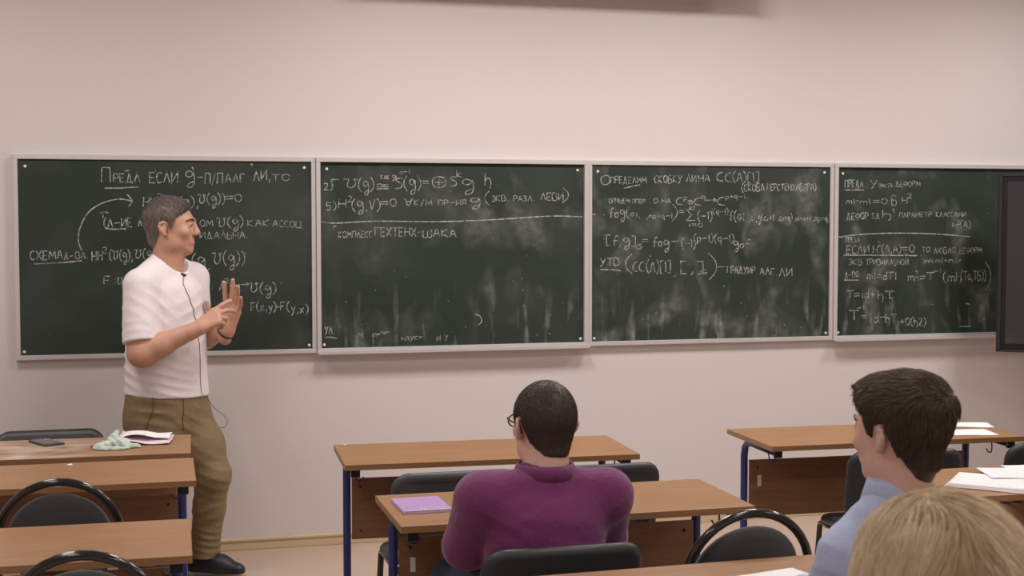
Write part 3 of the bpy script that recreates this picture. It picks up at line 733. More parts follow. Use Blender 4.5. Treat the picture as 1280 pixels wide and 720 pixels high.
class Field:
    def __init__(s,lo,hi,h):
        s.lo=np.array(lo,float); s.h=h; s.n=np.ceil((np.array(hi)-s.lo)/h).astype(int)+1
        s.F=np.full(s.n,.3,np.float32)
        s.ax=[(s.lo[i]+h*np.arange(s.n[i])).astype(np.float32) for i in range(3)]
    def like(s):
        f=Field.__new__(Field); f.lo=s.lo; f.h=s.h; f.n=s.n; f.ax=s.ax; f.F=np.full(s.n,.3,np.float32); return f
    def _sl(s,lo,hi):
        a=np.clip(np.floor((np.array(lo)-s.lo)/s.h).astype(int),0,s.n); b=np.clip(np.ceil((np.array(hi)-s.lo)/s.h).astype(int)+1,0,s.n)
        return tuple(slice(int(a[i]),int(b[i])) for i in range(3))
    def _P(s,sl):
        return np.stack(np.meshgrid(*[s.ax[i][sl[i]] for i in range(3)],indexing='ij'),-1)
    def _put(s,sl,d,k,op):
        if op=='u': s.F[sl]=smin(s.F[sl],d,k)
        elif op=='s': s.F[sl]=-smin(-s.F[sl],d,k)
        elif op=='min': s.F[sl]=np.minimum(s.F[sl],d)
    def cap(s,a,b,ra,rb=None,k=.02,op='u'):
        rb=ra if rb is None else rb; a=np.array(a,np.float32); b=np.array(b,np.float32); m=max(ra,rb)+k+.012
        sl=s._sl(np.minimum(a,b)-m,np.maximum(a,b)+m)
        if any(q.stop<=q.start for q in sl): return
        P=s._P(sl)-a; ab=b-a; t=np.clip((P@ab)/max(float(ab@ab),1e-9),0,1)
        d=np.linalg.norm(P-t[...,None]*ab,axis=-1)-(ra+(rb-ra)*t); s._put(sl,d,k,op)
    def chain(s,pts,rs,k=.02,op='u'):
        for i in range(len(pts)-1): s.cap(pts[i],pts[i+1],rs[i],rs[i+1],k,op)
    def ell(s,c,r,R=None,k=.02,op='u'):
        c=np.array(c,np.float32); r=np.array(r,np.float32); m=float(max(r))+k+.012
        sl=s._sl(c-m,c+m)
        if any(q.stop<=q.start for q in sl): return
        P=s._P(sl)-c
        if R is not None: P=P@np.array(R,np.float32)
        k0=np.linalg.norm(P/r,axis=-1); k1=np.linalg.norm(P/(r*r),axis=-1)+1e-9
        s._put(sl,k0*(k0-1)/k1,k,op)
    def loft(s,o,rz,st,p=2.3,k=.02,op='u'):
        """st rows: z,cx,cy,rx,ry in a frame at o turned by rz"""
        st=np.array(st,float); m=st[:,3:5].max()+abs(st[:,1:3]).max()+k+.02
        sl=s._sl((o[0]-m,o[1]-m,st[0,0]-.03-k),(o[0]+m,o[1]+m,st[-1,0]+.03+k))
        P=s._P(sl); x=P[...,0]-o[0]; y=P[...,1]-o[1]; c_,s_=math.cos(rz),math.sin(rz)
        X=x*c_+y*s_; Y=-x*s_+y*c_; z=P[...,2]
        # smooth interpolation of stations
        zi=s.ax[2][sl[2]]; zz=np.linspace(st[0,0],st[-1,0],160); V=[]
        for q in range(1,5):
            v=np.interp(zz,st[:,0],st[:,q]); ker=np.hanning(21); ker/=ker.sum()
            v=np.convolve(np.pad(v,10,'edge'),ker,'valid'); V.append(np.interp(zi,zz,v))
        cx,cy,rx,ry=V
        n=((np.abs(X-cx)/rx)**p+(np.abs(Y-cy)/ry)**p)**(1/p)
        d=(n-1)*np.minimum(rx,ry); d=-smin(-d,-(z-st[-1,0]),.03); d=-smin(-d,-(st[0,0]-z),.03)
        s._put(sl,d.astype(np.float32),k,op)
    def cutplane(s,pt,nrm,lo=None,hi=None,k=.004):
        """remove what lies on the +nrm side, optionally only inside the box"""
        sl=s._sl(lo,hi) if lo is not None else tuple(slice(0,int(n)) for n in s.n)
        P=s._P(sl); nrm=np.array(nrm,float); nrm/=np.linalg.norm(nrm); d=(P-np.array(pt))@nrm
        s.F[sl]=-smin(-s.F[sl],-d.astype(np.float32),k)
    def disp(s,fn,band=.03):
        I=np.argwhere(np.abs(s.F)<band)
        P=s.lo+I*s.h; s.F[tuple(I.T)]+=fn(P).astype(np.float32)
    def sample(s,P):
        g=(np.asarray(P)-s.lo)/s.h; g=np.clip(g,0,s.n-1.001); i=g.astype(int); f=g-i; r=0
        for dx in (0,1):
            for dy in (0,1):
                for dz in (0,1):
                    wt=(f[...,0] if dx else 1-f[...,0])*(f[...,1] if dy else 1-f[...,1])*(f[...,2] if dz else 1-f[...,2])
                    r=r+wt*s.F[i[...,0]+dx,i[...,1]+dy,i[...,2]+dz]
        return r
    def grad(s,P):
        e=s.h; g=np.stack([s.sample(P+np.eye(3)[i]*e)-s.sample(P-np.eye(3)[i]*e) for i in range(3)],-1)
        return g/(np.linalg.norm(g,axis=-1,keepdims=True)+1e-9)
    def nets(s):
        F=s.F; a=[slice(None,-1),slice(1,None)]
        ins=(F<0); c=np.zeros(s.n-1,np.uint8)
        for i in (0,1):
            for j in (0,1):
                for k in (0,1): c+=ins[a[i],a[j],a[k]]
        mask=(c>0)&(c<8); I=np.argwhere(mask); idx=np.full(mask.shape,-1,np.int32); idx[mask]=np.arange(len(I))
        acc=np.zeros((len(I),3)); cnt=np.zeros(len(I))
        cor=[np.array(((q>>0)&1,(q>>1)&1,(q>>2)&1)) for q in range(8)]
        for u in range(8):
            for axx in range(3):
                if cor[u][axx]==0:
                    v=cor[u].copy(); v[axx]=1
                    fa=F[tuple((I+cor[u]).T)]; fb=F[tuple((I+v).T)]; m=(fa<0)!=(fb<0)
                    t=np.where(m,fa/(fa-fb+1e-12),0)[:,None]; p=cor[u]+t*(v-cor[u]); acc[m]+=p[m]; cnt[m]+=1
        V=s.lo+s.h*(I+acc/np.maximum(cnt,1)[:,None]); Q=[]
        for axx in range(3):
            o1,o2=[q for q in range(3) if q!=axx]
            A=[slice(None)]*3; B=[slice(None)]*3; A[axx]=slice(None,-1); B[axx]=slice(1,None)
            ch=ins[tuple(A)]!=ins[tuple(B)]; E=np.argwhere(ch)
            E=E[(E[:,o1]>0)&(E[:,o2]>0)&(E[:,o1]<s.n[o1]-1)&(E[:,o2]<s.n[o2]-1)]
            if not len(E): continue
            d1=np.zeros(3,int); d1[o1]=1; d2=np.zeros(3,int); d2[o2]=1
            q=np.stack([idx[tuple((E-d1-d2).T)],idx[tuple((E-d2).T)],idx[tuple(E.T)],idx[tuple((E-d1).T)]],1)
            sg=ins[tuple(E.T)]; flip=sg if axx!=1 else ~sg
            q[~flip]=q[~flip][:,::-1]; Q.append(q)
        Q=np.concatenate(Q); Q=Q[(Q>=0).all(1)]; return V,Q
def relax(V,Q,it=2,lam=.5):
    e=np.concatenate([Q[:,[0,1]],Q[:,[1,2]],Q[:,[2,3]],Q[:,[3,0]]])
    for _ in range(it):
        S_=np.zeros_like(V); n=np.zeros(len(V)); 
        for j in range(3):
            S_[:,j]=np.bincount(e[:,0],V[e[:,1],j],len(V))+np.bincount(e[:,1],V[e[:,0],j],len(V))
        n=np.bincount(e[:,0],minlength=len(V))+np.bincount(e[:,1],minlength=len(V)); V=V+lam*(S_/np.maximum(n,1)[:,None]-V)
    return V
def fobj(name,fld,m,root,smooth=1):
    V,Q=fld.nets(); V=relax(V,Q,smooth) if smooth else V
    loc=np.array(root.location); 
    return link(name,mesh_np(name,V-loc,Q),m,root)

class Head:
    def __init__(s,o,rz,pitch=0,roll=0,sc=1.0):
        s.o=np.array(o,float); s.s=sc
        s.R=np.array((Matrix.Rotation(rz,3,'Z')@Matrix.Rotation(roll,3,'Y')@Matrix.Rotation(-pitch,3,'X')))
    def p(s,q): return s.o+s.R@(np.array(q,float)*s.s)
    def loc(s,P): return ((np.asarray(P)-s.o)@s.R)/s.s
    def build(s,f,ears=True,jaw=1.0):
        k=s.s
        E=lambda c,r,kk=.02,op='u': f.ell(s.p(c),np.array(r)*k,s.R,kk*k,op)
        C=lambda a,b,ra,rb,kk=.012,op='u': f.cap(s.p(a),s.p(b),ra*k,rb*k,kk*k,op)
        E((0,-.014,.035),(.0755,.092,.088)); E((0,.030,.010),(.066,.066,.080),.03)
        E((0,.030,-.045),(.056*jaw,.060,.062),.03); E((0,.068,-.092),(.026,.024,.022),.03)
        for q in (-1,1):
            E((q*.048,.018,-.068),(.018*jaw,.030,.026),.03); E((q*.044,.068,-.018),(.020,.018,.018),.025)
            C((q*.012,.093,.031),(q*.040,.083,.033),.010,.009,.012)
            E((q*.032,.098,.011),(.017,.016,.013),.012,'s')
            E((q*.032,.083,.009),(.0135,.0125,.0125),.004)
            E((q*.012,.105,-.026),(.0085,.0085,.0075),.006)
            C((q*.043,.087,.0165),(q*.020,.0955,.0185),.0042,.0042,.004)
            # ear
            if not ears: continue
            E((q*.079,-.010,-.004),(.0075,.013,.022),.006)
            rim=[(.075,.004,.017),(.082,-.008,.026),(.088,-.021,.022),(.0905,-.026,.007),(.087,-.021,-.008),(.081,-.011,-.020),(.077,-.003,-.028)]
            for a_,b_ in zip(rim[:-1],rim[1:]): C((q*a_[0],a_[1],a_[2]),(q*b_[0],b_[1],b_[2]),.0050,.0050,.007)
            E((q*.079,-.004,-.026),(.006,.006,.007),.005)
        C((0,.098,.020),(0,.110,-.016),.0090,.0115,.014); E((0,.112,-.018),(.0115,.010,.0100),.010)
        C((-.018,.087,-.052),(.018,.087,-.052),.007,.007,.012); C((-.015,.087,-.063),(.015,.087,-.063),.008,.008,.012)
        C((-.020,.0975,-.0570),(.020,.0975,-.0570),.0022,.0022,.003,'s')
    def face_parts(s,root,skin,hazel=True):
        k=s.s; rl=np.array(root.location)
        for q in (-1,1):
            bm=bmesh.new(); bmesh.ops.create_uvsphere(bm,u_segments=16,v_segments=10,radius=.0118*k)
            me=D.meshes.new('eyeball'); 
            c=s.p((q*.032,.0845,.0085))-rl
            for v in bm.verts: v.co=v.co+Vector(c)
            bm.to_mesh(me); bm.free(); me.polygons.foreach_set('use_smooth',[True]*len(me.polygons)); o=link('eyeball',me,M['eye'],root)
            bm=bmesh.new(); bmesh.ops.create_uvsphere(bm,u_segments=12,v_segments=8,radius=.0068*k)
            me=D.meshes.new('iris'); c=s.p((q*.032+.0005,.0910,.0090))-rl
            for v in bm.verts: v.co=v.co+Vector(c)
            bm.to_mesh(me); bm.free(); link('iris',me,M['iris'],o)
            P=[s.p(t)-rl for t in ((q*.012,.1035,.0300),(q*.026,.1005,.0355),(q*.040,.0915,.0350),(q*.050,.0805,.029))]
            tube('eyebrow',catmull(P,4),[.0042*k*(1-.6*abs(i/12-.4)) for i in range(13)],M['brow'],root,n=8)
        P=[s.p(t)-rl for t in ((-.021,.0865,-.0565),(-.010,.0935,-.0525),(0,.0945,-.0535),(.010,.0935,-.0525),(.021,.0865,-.0565))]
        V1=tube_vf(catmull(P,4),.0032*k,8)
        P=[s.p(t)-rl for t in ((-.020,.0865,-.0585),(-.009,.0935,-.063),(0,.0950,-.0635),(.009,.0935,-.063),(.020,.0865,-.0585))]
        V2=tube_vf(catmull(P,4),.0038*k,8); V,F=join_vf([V1,V2]); link('lips',mesh('lips',V,F,True),M['lips'],root)
def hand(f,wr,fd,nd,ts,curl,sc=1.0,thumb=(.7,.55),spread=.09,k=.007):
    Y=Vector(fd).normalized(); Z=Vector(nd); Z=(Z-Y*Z.dot(Y)).normalized(); X=Y.cross(Z)*ts; W=Vector(wr)
    pt=lambda x,y,z: np.array(W+X*x*sc+Y*y*sc+Z*z*sc)
    kn=[]
    for x,y in zip((.028,.0095,-.0095,-.027),(.088,.093,.088,.079)):
        f.cap(pt(x*.55,.008,0),pt(x,y,0),.0155*sc,.0130*sc,.014); kn.append((x,y))
    f.cap(pt(.012,.02,-.008),pt(.02,.05,-.008),.017*sc,.012*sc,.014)
    f.cap(pt(0,-.03,0),pt(0,.02,0),.024*sc,.021*sc,.02)
    L=((.043,.026,.021),(.048,.030,.022),(.044,.028,.022),(.034,.021,.019)); rr=(.0104,.0106,.0099,.0088)
    for i,(x,y) in enumerate(kn):
        p=Vector(pt(x,y,0)); a=0; c=curl[i]; sp=spread*(1.5-i)
        for j in range(3):
            a+=c[j]; d=Y*math.cos(a)-Z*math.sin(a)+X*sp*math.cos(a); d.normalize()
            q=p+d*L[i][j]*sc; f.cap(p,q,rr[i]*sc*(1-.07*j),rr[i]*sc*(1-.07*(j+1)),.004 if j else .007); p=q
    p=Vector(pt(.022,.018,-.008)); d=(X*math.sin(thumb[0])+Y*math.cos(thumb[0])-Z*.35).normalized(); q=p+d*.046*sc
    f.cap(p,q,.0135*sc,.0105*sc,.012); d2=(X*math.sin(thumb[1])+Y*math.cos(thumb[1])-Z*.3).normalized(); r_=q+d2*.032*sc; f.cap(q,r_,.0105*sc,.0098*sc,.004)
    d3=(X*math.sin(thumb[1]-.25)+Y*math.cos(thumb[1]-.25)-Z*.3).normalized(); f.cap(r_,r_+d3*.026*sc,.0098*sc,.0082*sc,.004)

def hairline(L,front=.062,fz=.058,neck=-.078,side=.028):
    """>0 where hair grows, head-local coords (average head)"""
    y=L[...,1]; z=L[...,2]; ax=np.abs(L[...,0])
    zl=np.interp(y,[-.11,-.06,-.040,-.032,-.020,.010,.014,.026,.040,.060,.09],[neck,neck,neck+.018,-.022,.034,.030,.000,.004,.042,fz,fz+.030])
    zl=zl+np.clip(ax-.034,0,.05)*.9*np.clip((-y-.02)/.03,0,1)
    return np.minimum(z-zl,.05)
def strands(name,fld,hd,roots,dirfn,length,segs,width,lift,follow,tone,taper=.35,seed=1):
    """grow hairs from root points; returns verts, quads, tone"""
    N=len(roots); r=np.random.default_rng(seed); P=roots.copy(); pts=[P.copy()]; Ln=length*(.7+.6*r.random(N)) if np.ndim(length)==0 else length
    st=(Ln/segs)[:,None]
    for i in range(segs):
        n=fld.grad(P); d=dirfn(hd.loc(P),i/segs); d=d@hd.R.T; d=d-(d*n).sum(1,keepdims=True)*n
        d=d/(np.linalg.norm(d,axis=1,keepdims=True)+1e-9); lf=lift(i/segs) if callable(lift) else lift
        lf=np.asarray(lf); lf=lf[:,None] if lf.ndim else lf
        P=P+st*(d+n*lf)/np.sqrt(1+lf**2)
        if follow is not None:
            dist=fld.sample(P); tgt=follow(i/segs,N); P=P+(tgt-dist)[:,None]*n*.8
        pts.append(P.copy())
    A=np.stack(pts,1); T=np.gradient(A,axis=1); T/=np.linalg.norm(T,axis=2,keepdims=True)+1e-9
    ref=r.normal(size=(N,1,3)); u=np.cross(T,ref); u/=np.linalg.norm(u,axis=2,keepdims=True)+1e-9; v=np.cross(T,u)
    wd=width*(1-(1-taper)*np.linspace(0,1,segs+1)[None,:,None])*(.7+.6*r.random((N,1,1)))*.5
    R=[A+wd*(u*math.cos(a)+v*math.sin(a)) for a in (0,2.094,4.189)]
    V=np.stack(R,2).reshape(-1,3); b=(np.arange(N)[:,None]*(segs+1)+np.arange(segs)[None])*3; Q=[]
    for a in range(3): Q.append(np.stack([b+a,b+(a+1)%3,b+3+(a+1)%3,b+3+a],-1).reshape(-1,4))
    tn=np.repeat(tone,(segs+1)*3); return V,np.concatenate(Q),tn
def hair_obj(name,root,mat_,shell,parts,shelltone):
    V,Q=shell.nets(); V=relax(V,Q,1); tn=np.full(len(V),shelltone)+.12*n3(V,90); VV=[V];QQ=[Q];TT=[tn]; o=len(V)
    for v,q,t in parts: VV.append(v); QQ.append(q+o); TT.append(t); o+=len(v)
    V=np.concatenate(VV)-np.array(root.location)
    return link(name,mesh_np(name,V,np.concatenate(QQ),True,np.clip(np.concatenate(TT),0,1)),mat_,root)
def hair_shell(body,hd,thick,ln,h=.004,tuft=.002,tf=140,grow=.03):
    lo=hd.o-.20*hd.s; hi=hd.o+.20*hd.s; f=Field(lo,hi,h); sk=Field(lo,hi,h); hd.build(sk,ears=False); sk.cap(hd.p((0,-.03,-.045)),hd.p((0,-.055,-.16)),.056*hd.s,.060*hd.s,.03); sk.F=np.where(sk.F<.29,sk.F,.3); sl=tuple(slice(0,int(n)) for n in f.n); P=f._P(sl).astype(float)
    L=hd.loc(P); H=ln(L); base=sk.F
    t=np.clip(H/.042,-1,1); th=thick(L) if callable(thick) else thick
    th=np.where(t>0,th*(1-(1-t)**2)**.5,t*.03)
    f.F=(base-th*hd.s+np.where(t>0,n3(P,tf,3)*tuft,0)).astype(np.float32)
    f.F[(np.abs(L[...,0])>.15)|(L[...,2]<-.14)]=.1
    return f
def roots_on(fld,hd,ln,N,seed=1,cond=None):
    V,Q=fld.nets(); r=np.random.default_rng(seed); q=Q[r.integers(0,len(Q),N*3)]; a=r.random((len(q),1)); b=r.random((len(q),1))
    P=V[q[:,0]]*(1-a)*(1-b)+V[q[:,1]]*a*(1-b)+V[q[:,2]]*a*b+V[q[:,3]]*(1-a)*b
    L=hd.loc(P); m=ln(L)>.002
    if cond is not None: m&=cond(L)
    return P[m][:N]
def folds(amp,seed,items,f=40):
    """cloth folds: items = (centre, axis direction of the crease fan, reach, freq)"""
    def fn(P):
        d=amp*.45*n3(P,f*.35,seed)+amp*.25*n3(P,f,seed+1)
        for c,dr,reach,fr in items:
            dr=np.array(dr,float); dr/=np.linalg.norm(dr); q=P-np.array(c); w_=np.exp(-(q**2).sum(1)/(reach*reach))
            ph=(q@dr)*fr+1.2*n3(P,9,seed+2); d=d+amp*w_*(np.abs(np.sin(ph))**.7*1.6-1.0)
        return d
    return fn

# ---------------- the lecturer ----------------
r=empty('person',(.09,-.46,0)); tag(r,'man in white t-shirt and khaki trousers standing at the left chalkboard, gesturing','person'); LEC=r
hd=Head((.112,-.47,1.675),math.radians(-106),pitch=math.radians(-1),roll=0,sc=1.12)
b=Field((-.22,-.86,0.02),(.47,-.18,1.84),.005)
hd.build(b,jaw=1.06)
b.cap((.085,-.455,1.46),(.105,-.462,1.62),.073,.068,.03)
b.cap((.095,-.465,1.44),(.128,-.475,1.57),.06,.05,.02)
TY=math.radians(-131); TO=(.085,-.45)
b.loft(TO,TY,[(.86,0,0,.19,.14),(1.1,0,0,.18,.13),(1.38,0,0,.17,.125),(1.47,0,0,.10,.07)],k=.03)
LS,LE,LW=(.215,-.30,1.43),(.225,-.30,1.12),(.365,-.505,1.185)
RS,RE,RW=(-.03,-.60,1.41),(-.028,-.685,1.105),(.225,-.715,1.218)
b.chain([RS,RE],[.068,.062],.03); b.cap(RE,np.array(RE)+(np.array(RW)-RE)*.35,.060,.055,.03); b.cap(np.array(RE)+(np.array(RW)-RE)*.3,RW,.056,.034,.02)
b.chain([LS,LE],[.062,.055],.03); b.cap(LE,np.array(LE)+(np.array(LW)-LE)*.35,.055,.050,.03); b.cap(np.array(LE)+(np.array(LW)-LE)*.3,LW,.052,.032,.02)
hand(b,RW,(.80,.10,.50),(-.35,-.85,.42),-1,[(.15,.25,.15),(.55,.35,.2),(.95,1.0,.6),(1.1,1.1,.6)],1.16,thumb=(.35,.05))
hand(b,LW,(.22,-.12,.95),(.55,.80,-.05),1,[(.10,.12,.1),(.05,.1,.1),(.15,.2,.1),(.25,.3,.2)],1.28,thumb=(1.0,.7),spread=.17)
for hip,kn,an in (((.15,-.40,.84),(.295,-.49,.49),(.255,-.44,.09)),((.0,-.50,.84),(.03,-.60,.47),(.0,-.52,.09))):
    b.chain([hip,kn,an],[.09,.06,.045],.03); b.cap(an,(an[0]+.05,an[1]-.03,.055),.035,.028,.02)
fobj('body',b,M['skin'],r); hd.face_parts(r,M['skin'])
# hair: short, greying, brushed to a small fringe
hl=lambda L: hairline(L,fz=.058,neck=-.060)
th=lambda L: .007+.006*np.clip((L[...,2]-.02)/.08,0,1)+.005*np.clip((L[...,1]-.02)/.06,0,1)*(L[...,2]>.06)
hs=hair_shell(b,hd,th,hl,.004,.0022,130)
rt=roots_on(hs,hd,hl,6500,2)
def dlec(L,t):
    top=np.clip((L[:,2]-.05)/.06,0,1)[:,None]; back=np.clip((-L[:,1]-.03)/.04,0,1)[:,None]
    return top*np.array([.25,.9,-.1])+(1-top)*((1-back)*np.array([0,-.35,-1.])+back*np.array([0,0,-1.]))
L=hd.loc(rt); tone=np.clip(.28+.35*rng.random(len(rt))+.30*np.clip((.06-L[:,2])/.10,0,1)-.35*np.clip((L[:,1]-.02)/.05,0,1),0,1)
hair_obj('hair',r,M['hairgrey'],hs,[strands('s',hs,hd,rt,dlec,.018,3,.0014,.25,None,tone)],.30)
# t-shirt
s=Field((-.26,-.90,.84),(.42,-.15,1.60),.006)
s.loft(TO,TY,[(.84,.0,.0,.212,.178),(.95,.0,.0,.208,.172),(1.08,0,-.002,.205,.168),(1.20,0,.004,.203,.165),(1.32,-.004,.006,.205,.160),(1.40,0,.0,.195,.145),(1.455,0,-.01,.155,.110),(1.50,0,-.015,.105,.085)],2.2,.03)
s.cap((.085,-.45,1.47),(.10,-.455,1.512),.096,.082,.03)
s.cap((.05,-.49,1.475),RS,.070,.078,.04); s.cap((.12,-.41,1.475),LS,.070,.074,.04)
sf=s.like(); d=np.array(RE)-np.array(RS); cu=np.array(RS)+d*.84
sf.cap(RS,np.array(RS)+d*1.05,.082,.086,.02); sf.cutplane(cu,d+np.array((.02,0,0)))
s.F=smin(s.F,sf.F,.013)
sf=s.like(); d=np.array(LE)-np.array(LS); cu=np.array(LS)+d*.84
sf.cap(LS,np.array(LS)+d*1.05,.078,.084,.02); sf.cutplane(cu,d); s.F=smin(s.F,sf.F,.022)
s.disp(folds(.0055,2,[((.0,-.62,1.30),(.6,.2,.8),.10,60),((.10,-.60,.95),(.3,0,1),.10,75),((-.06,-.50,1.0),(.5,0,1),.13,60),((.22,-.52,1.25),(-.5,0,1),.11,55),((-.04,-.66,1.20),(0,.3,1),.07,80)],32))
s.cutplane((.085,-.45,.885),(-.06,0,-1),None,None,.006)
s.cap((.098,-.458,1.505),(.165,-.49,1.60),.080,.115,.008,'s')
s.ell((.085,-.45,.86),(.17,.13,.05),None,.02,'s')
ts=fobj('t_shirt',s,M['tshirt'],r)
# collar rib
# trousers
t=Field((-.20,-.78,.055),(.45,-.22,.96),.006)
t.loft(TO,TY,[(.66,.0,-.01,.175,.14),(.74,.0,-.01,.205,.165),(.82,.0,-.008,.212,.172),(.92,.0,0,.205,.168)],2.2,.03)
A,B_,C_=(.165,-.405,.76),(.292,-.49,.495),(.252,-.435,.12)
t.chain([A,(.235,-.45,.63),B_],[.130,.112,.085],.04); t.chain([B_,(.275,-.46,.33),C_],[.085,.074,.070],.03); t.cap((.252,-.435,.14),(.252,-.437,.075),.068,.072,.02)
A2,B2,C2=(.015,-.50,.76),(.035,-.60,.475),(.0,-.52,.12)
t.chain([A2,B2],[.125,.085],.04); t.chain([B2,C2],[.085,.068],.03); t.cap(C2,(.0,-.52,.075),.068,.072,.02)
t.disp(folds(.0042,5,[((.26,-.50,.16),(.25,0,1),.10,95),((.28,-.50,.50),(.5,0,1),.11,70),((.18,-.55,.74),(.55,0,.8),.12,60),((.03,-.62,.82),(.2,.2,1),.10,60),((.02,-.56,.15),(0,0,1),.09,90),((.24,-.48,.33),(-.3,0,1),.09,60)],34))
t.cutplane((0,0,.088),(0,0,-1)); t.cutplane((0,0,.935),(0,0,1))
t.ell((.252,-.437,.075),(.055,.055,.02),None,.01,'s')
tr=fobj('trousers',t,M['khaki'],r)
# fly and pocket seams follow the cloth surface
def on_surf(fld,pts,off=.001,it=6):
    P=np.array(pts,float)
    for _ in range(it):
        n=fld.grad(P); P=P-(fld.sample(P)-off)[:,None]*n
    return P
rl=np.array(r.location)
for pts,nm in (([(.195,-.66,.88),(.20,-.66,.82),(.19,-.65,.77),(.175,-.62,.72)],'fly_seam'),([(.01,-.70,.90),(.015,-.70,.85),(-.005,-.70,.80),(-.03,-.68,.75)],'pocket_seam')):
    P=on_surf(t,[tuple(p) for p in catmull(pts,5)]); tube(nm,[tuple(p-rl) for p in P],.0028,M['stitch'],tr,n=6)
# shoes
for (ax,ay),dd in (((.252,-.437),(.86,-.51)),((.0,-.52),(.80,-.60))):
    dd=np.array(dd); dd/=np.linalg.norm(dd); f=Field((ax-.2,ay-.28,0),(ax+.3,ay+.15,.16),.005)
    P=lambda u,z,v=0: (ax+dd[0]*u-dd[1]*v,ay+dd[1]*u+dd[0]*v,z)
    f.cap(P(-.045,.05),P(-.02,.09),.045,.047,.02); f.cap(P(-.04,.04),P(.09,.05),.046,.050,.03); f.cap(P(.09,.042),P(.175,.032),.048,.036,.03); f.cap(P(-.01,.09),P(.07,.06),.042,.038,.03)
    f.cutplane((0,0,.018),(0,0,-1)); sh=fobj('shoe',f,M['shoe'],r)
    f=Field((ax-.2,ay-.28,-.02),(ax+.3,ay+.15,.06),.005)
    f.cap(P(-.045,.012),P(.05,.012),.052,.050,.03); f.cap(P(.05,.012),P(.178,.012),.050,.041,.03)
    f.cutplane((0,0,.024),(0,0,1)); f.cutplane((0,0,.001),(0,0,-1)); fobj('sole',f,M['sole'],sh)
    L_=[]
    for k in range(4):
        u=.03+.022*k; z=.105-.010*k; L_.append(tube_vf([P(u,z,-.02),P(u+.004,z+.006,0),P(u,z,.02)],.0028,6))
    V,F=join_vf(L_); link('laces',mesh('laces',[tuple(np.array(v)-rl) for v in V],F,True),M['sole'],sh)
# bracelet on the far wrist
W=Vector(LW)+Vector((-.004,.006,-.010)); ax=Vector((.30,-.35,.6)).normalized(); u=ax.orthogonal().normalized(); v=ax.cross(u)
tube('bracelet',[tuple(W+ (u*math.cos(a)+v*math.sin(a))*.0375-Vector(rl)) for a in [2*math.pi*k/28 for k in range(28)]],.0055,M['band'],r,n=8,closed=True)
# lapel microphone with its cable down the shirt to the far pocket
P=on_surf(s,[tuple(p) for p in catmull([(.200,-.60,1.482),(.214,-.61,1.43),(.238,-.61,1.34),(.262,-.60,1.26),(.275,-.58,1.18),(.278,-.56,1.08),(.272,-.56,.98),(.270,-.56,.90)],8)],.003)
P=[tuple(p) for p in P]
tail=catmull([P[-1],(.275,-.54,.86),(.30,-.50,.82),(.345,-.48,.78),(.365,-.46,.75),(.352,-.44,.715),(.325,-.43,.71)],6)
mic=tube('microphone_cable',[tuple(np.array(p)-rl) for p in P+[tuple(q) for q in tail[1:]]],.0013,M['blackplastic'],ts,n=6)
m0=np.array(P[0]); tube('lapel_microphone',[tuple(m0-rl+(-.018,-.004,.004)),tuple(m0-rl+(-.006,-.006,.002)),tuple(m0-rl+(.010,-.004,-.004))],[.0055,.0065,.004],M['blackplastic'],ts,n=10)

# ---------------- seated people ----------------
def seated(root,hd,T,trz,sh_z,halfw,armsL,armsR,handL,handR,skin,shirt,pants,neck_r,stations,legs,h=.006,short=None,bt=.82,collar=None,fold=None,nr=.005,shirtname='shirt',arm_r=.062,jaw=1.0):
    """T=(x,y) trunk centre; arms = [shoulder, elbow, wrist]"""
    x,y=T; lo=(x-.42,y-.30,.02); hi=(x+.42,y+.75,hd.o[2]+.16*hd.s)
    b=Field(lo,hi,nr); hd.build(b,jaw=jaw)
    nb=np.array((x,y,sh_z)); b.cap(nb-(0,0,.05),hd.p((0,-.03,-.045)),neck_r*1.12,neck_r,.03)
    b.loft(T,trz,[(z,cx,cy,rx*bt,ry*bt) for z,cx,cy,rx,ry in stations],k=.03)
    for A_,H_ in ((armsL,handL),(armsR,handR)):
        b.chain(A_[:2],[arm_r*.8,arm_r*.72],.03); b.chain(A_[1:],[arm_r*.76,arm_r*.50],.02)
        hand(b,A_[2],*H_)
    for lg in legs:
        b.chain(lg,[.07,.052,.038],.03); b.cap(lg[2],(lg[2][0],lg[2][1]+.14,.045),.038,.028,.02)
    fobj('body',b,skin,root)
    s=Field((x-.40,y-.26,.40),(x+.40,y+.50,sh_z+.16),h)
    s.loft(T,trz,stations,2.25,.03)
    for A_ in (armsL,armsR):
        s.cap((x+(A_[0][0]-x)*.25,y+(A_[0][1]-y)*.3,sh_z-.022),A_[0],.062,arm_r*1.15,.05)
        sf=s.like(); e=np.array(A_[1]); w_=np.array(A_[2]); fr=short if short is not None else .93
        sf.chain([A_[0],A_[1]],[arm_r*1.15,arm_r],.02); sf.cap(e,e+(w_-e)*min(1.0,fr+.12),arm_r,arm_r*.78,.02)
        sf.cutplane(e+(w_-e)*fr,w_-e,e+(w_-e)*fr-.11,e+(w_-e)*fr+.11); s.F=smin(s.F,sf.F,.02)
    if collar: collar(s)
    if fold: s.disp(fold)
    sh=fobj(shirtname,s,shirt,root)
    t=Field((x-.36,y-.24,.05),(x+.36,y+.72,.70),.009)
    t.ell((x,y+.02,.545),(.185,.17,.085),None,.03)
    for lg in legs:
        t.chain(lg,[.095,.075,.060],.03)
    t.cutplane((0,0,.075),(0,0,-1)); fobj('trousers',t,pants,root)
    for lg in legs:
        ax,ay,az=lg[2]; f=Field((ax-.1,ay-.12,0),(ax+.1,ay+.28,.14),.007)
        f.cap((ax,ay-.03,.05),(ax,ay,.075),.042,.042,.02); f.cap((ax,ay-.02,.042),(ax,ay+.17,.032),.044,.034,.03); f.cutplane((0,0,.003),(0,0,-1)); fobj('shoe',f,M['shoe'],root)
    return b,s,sh

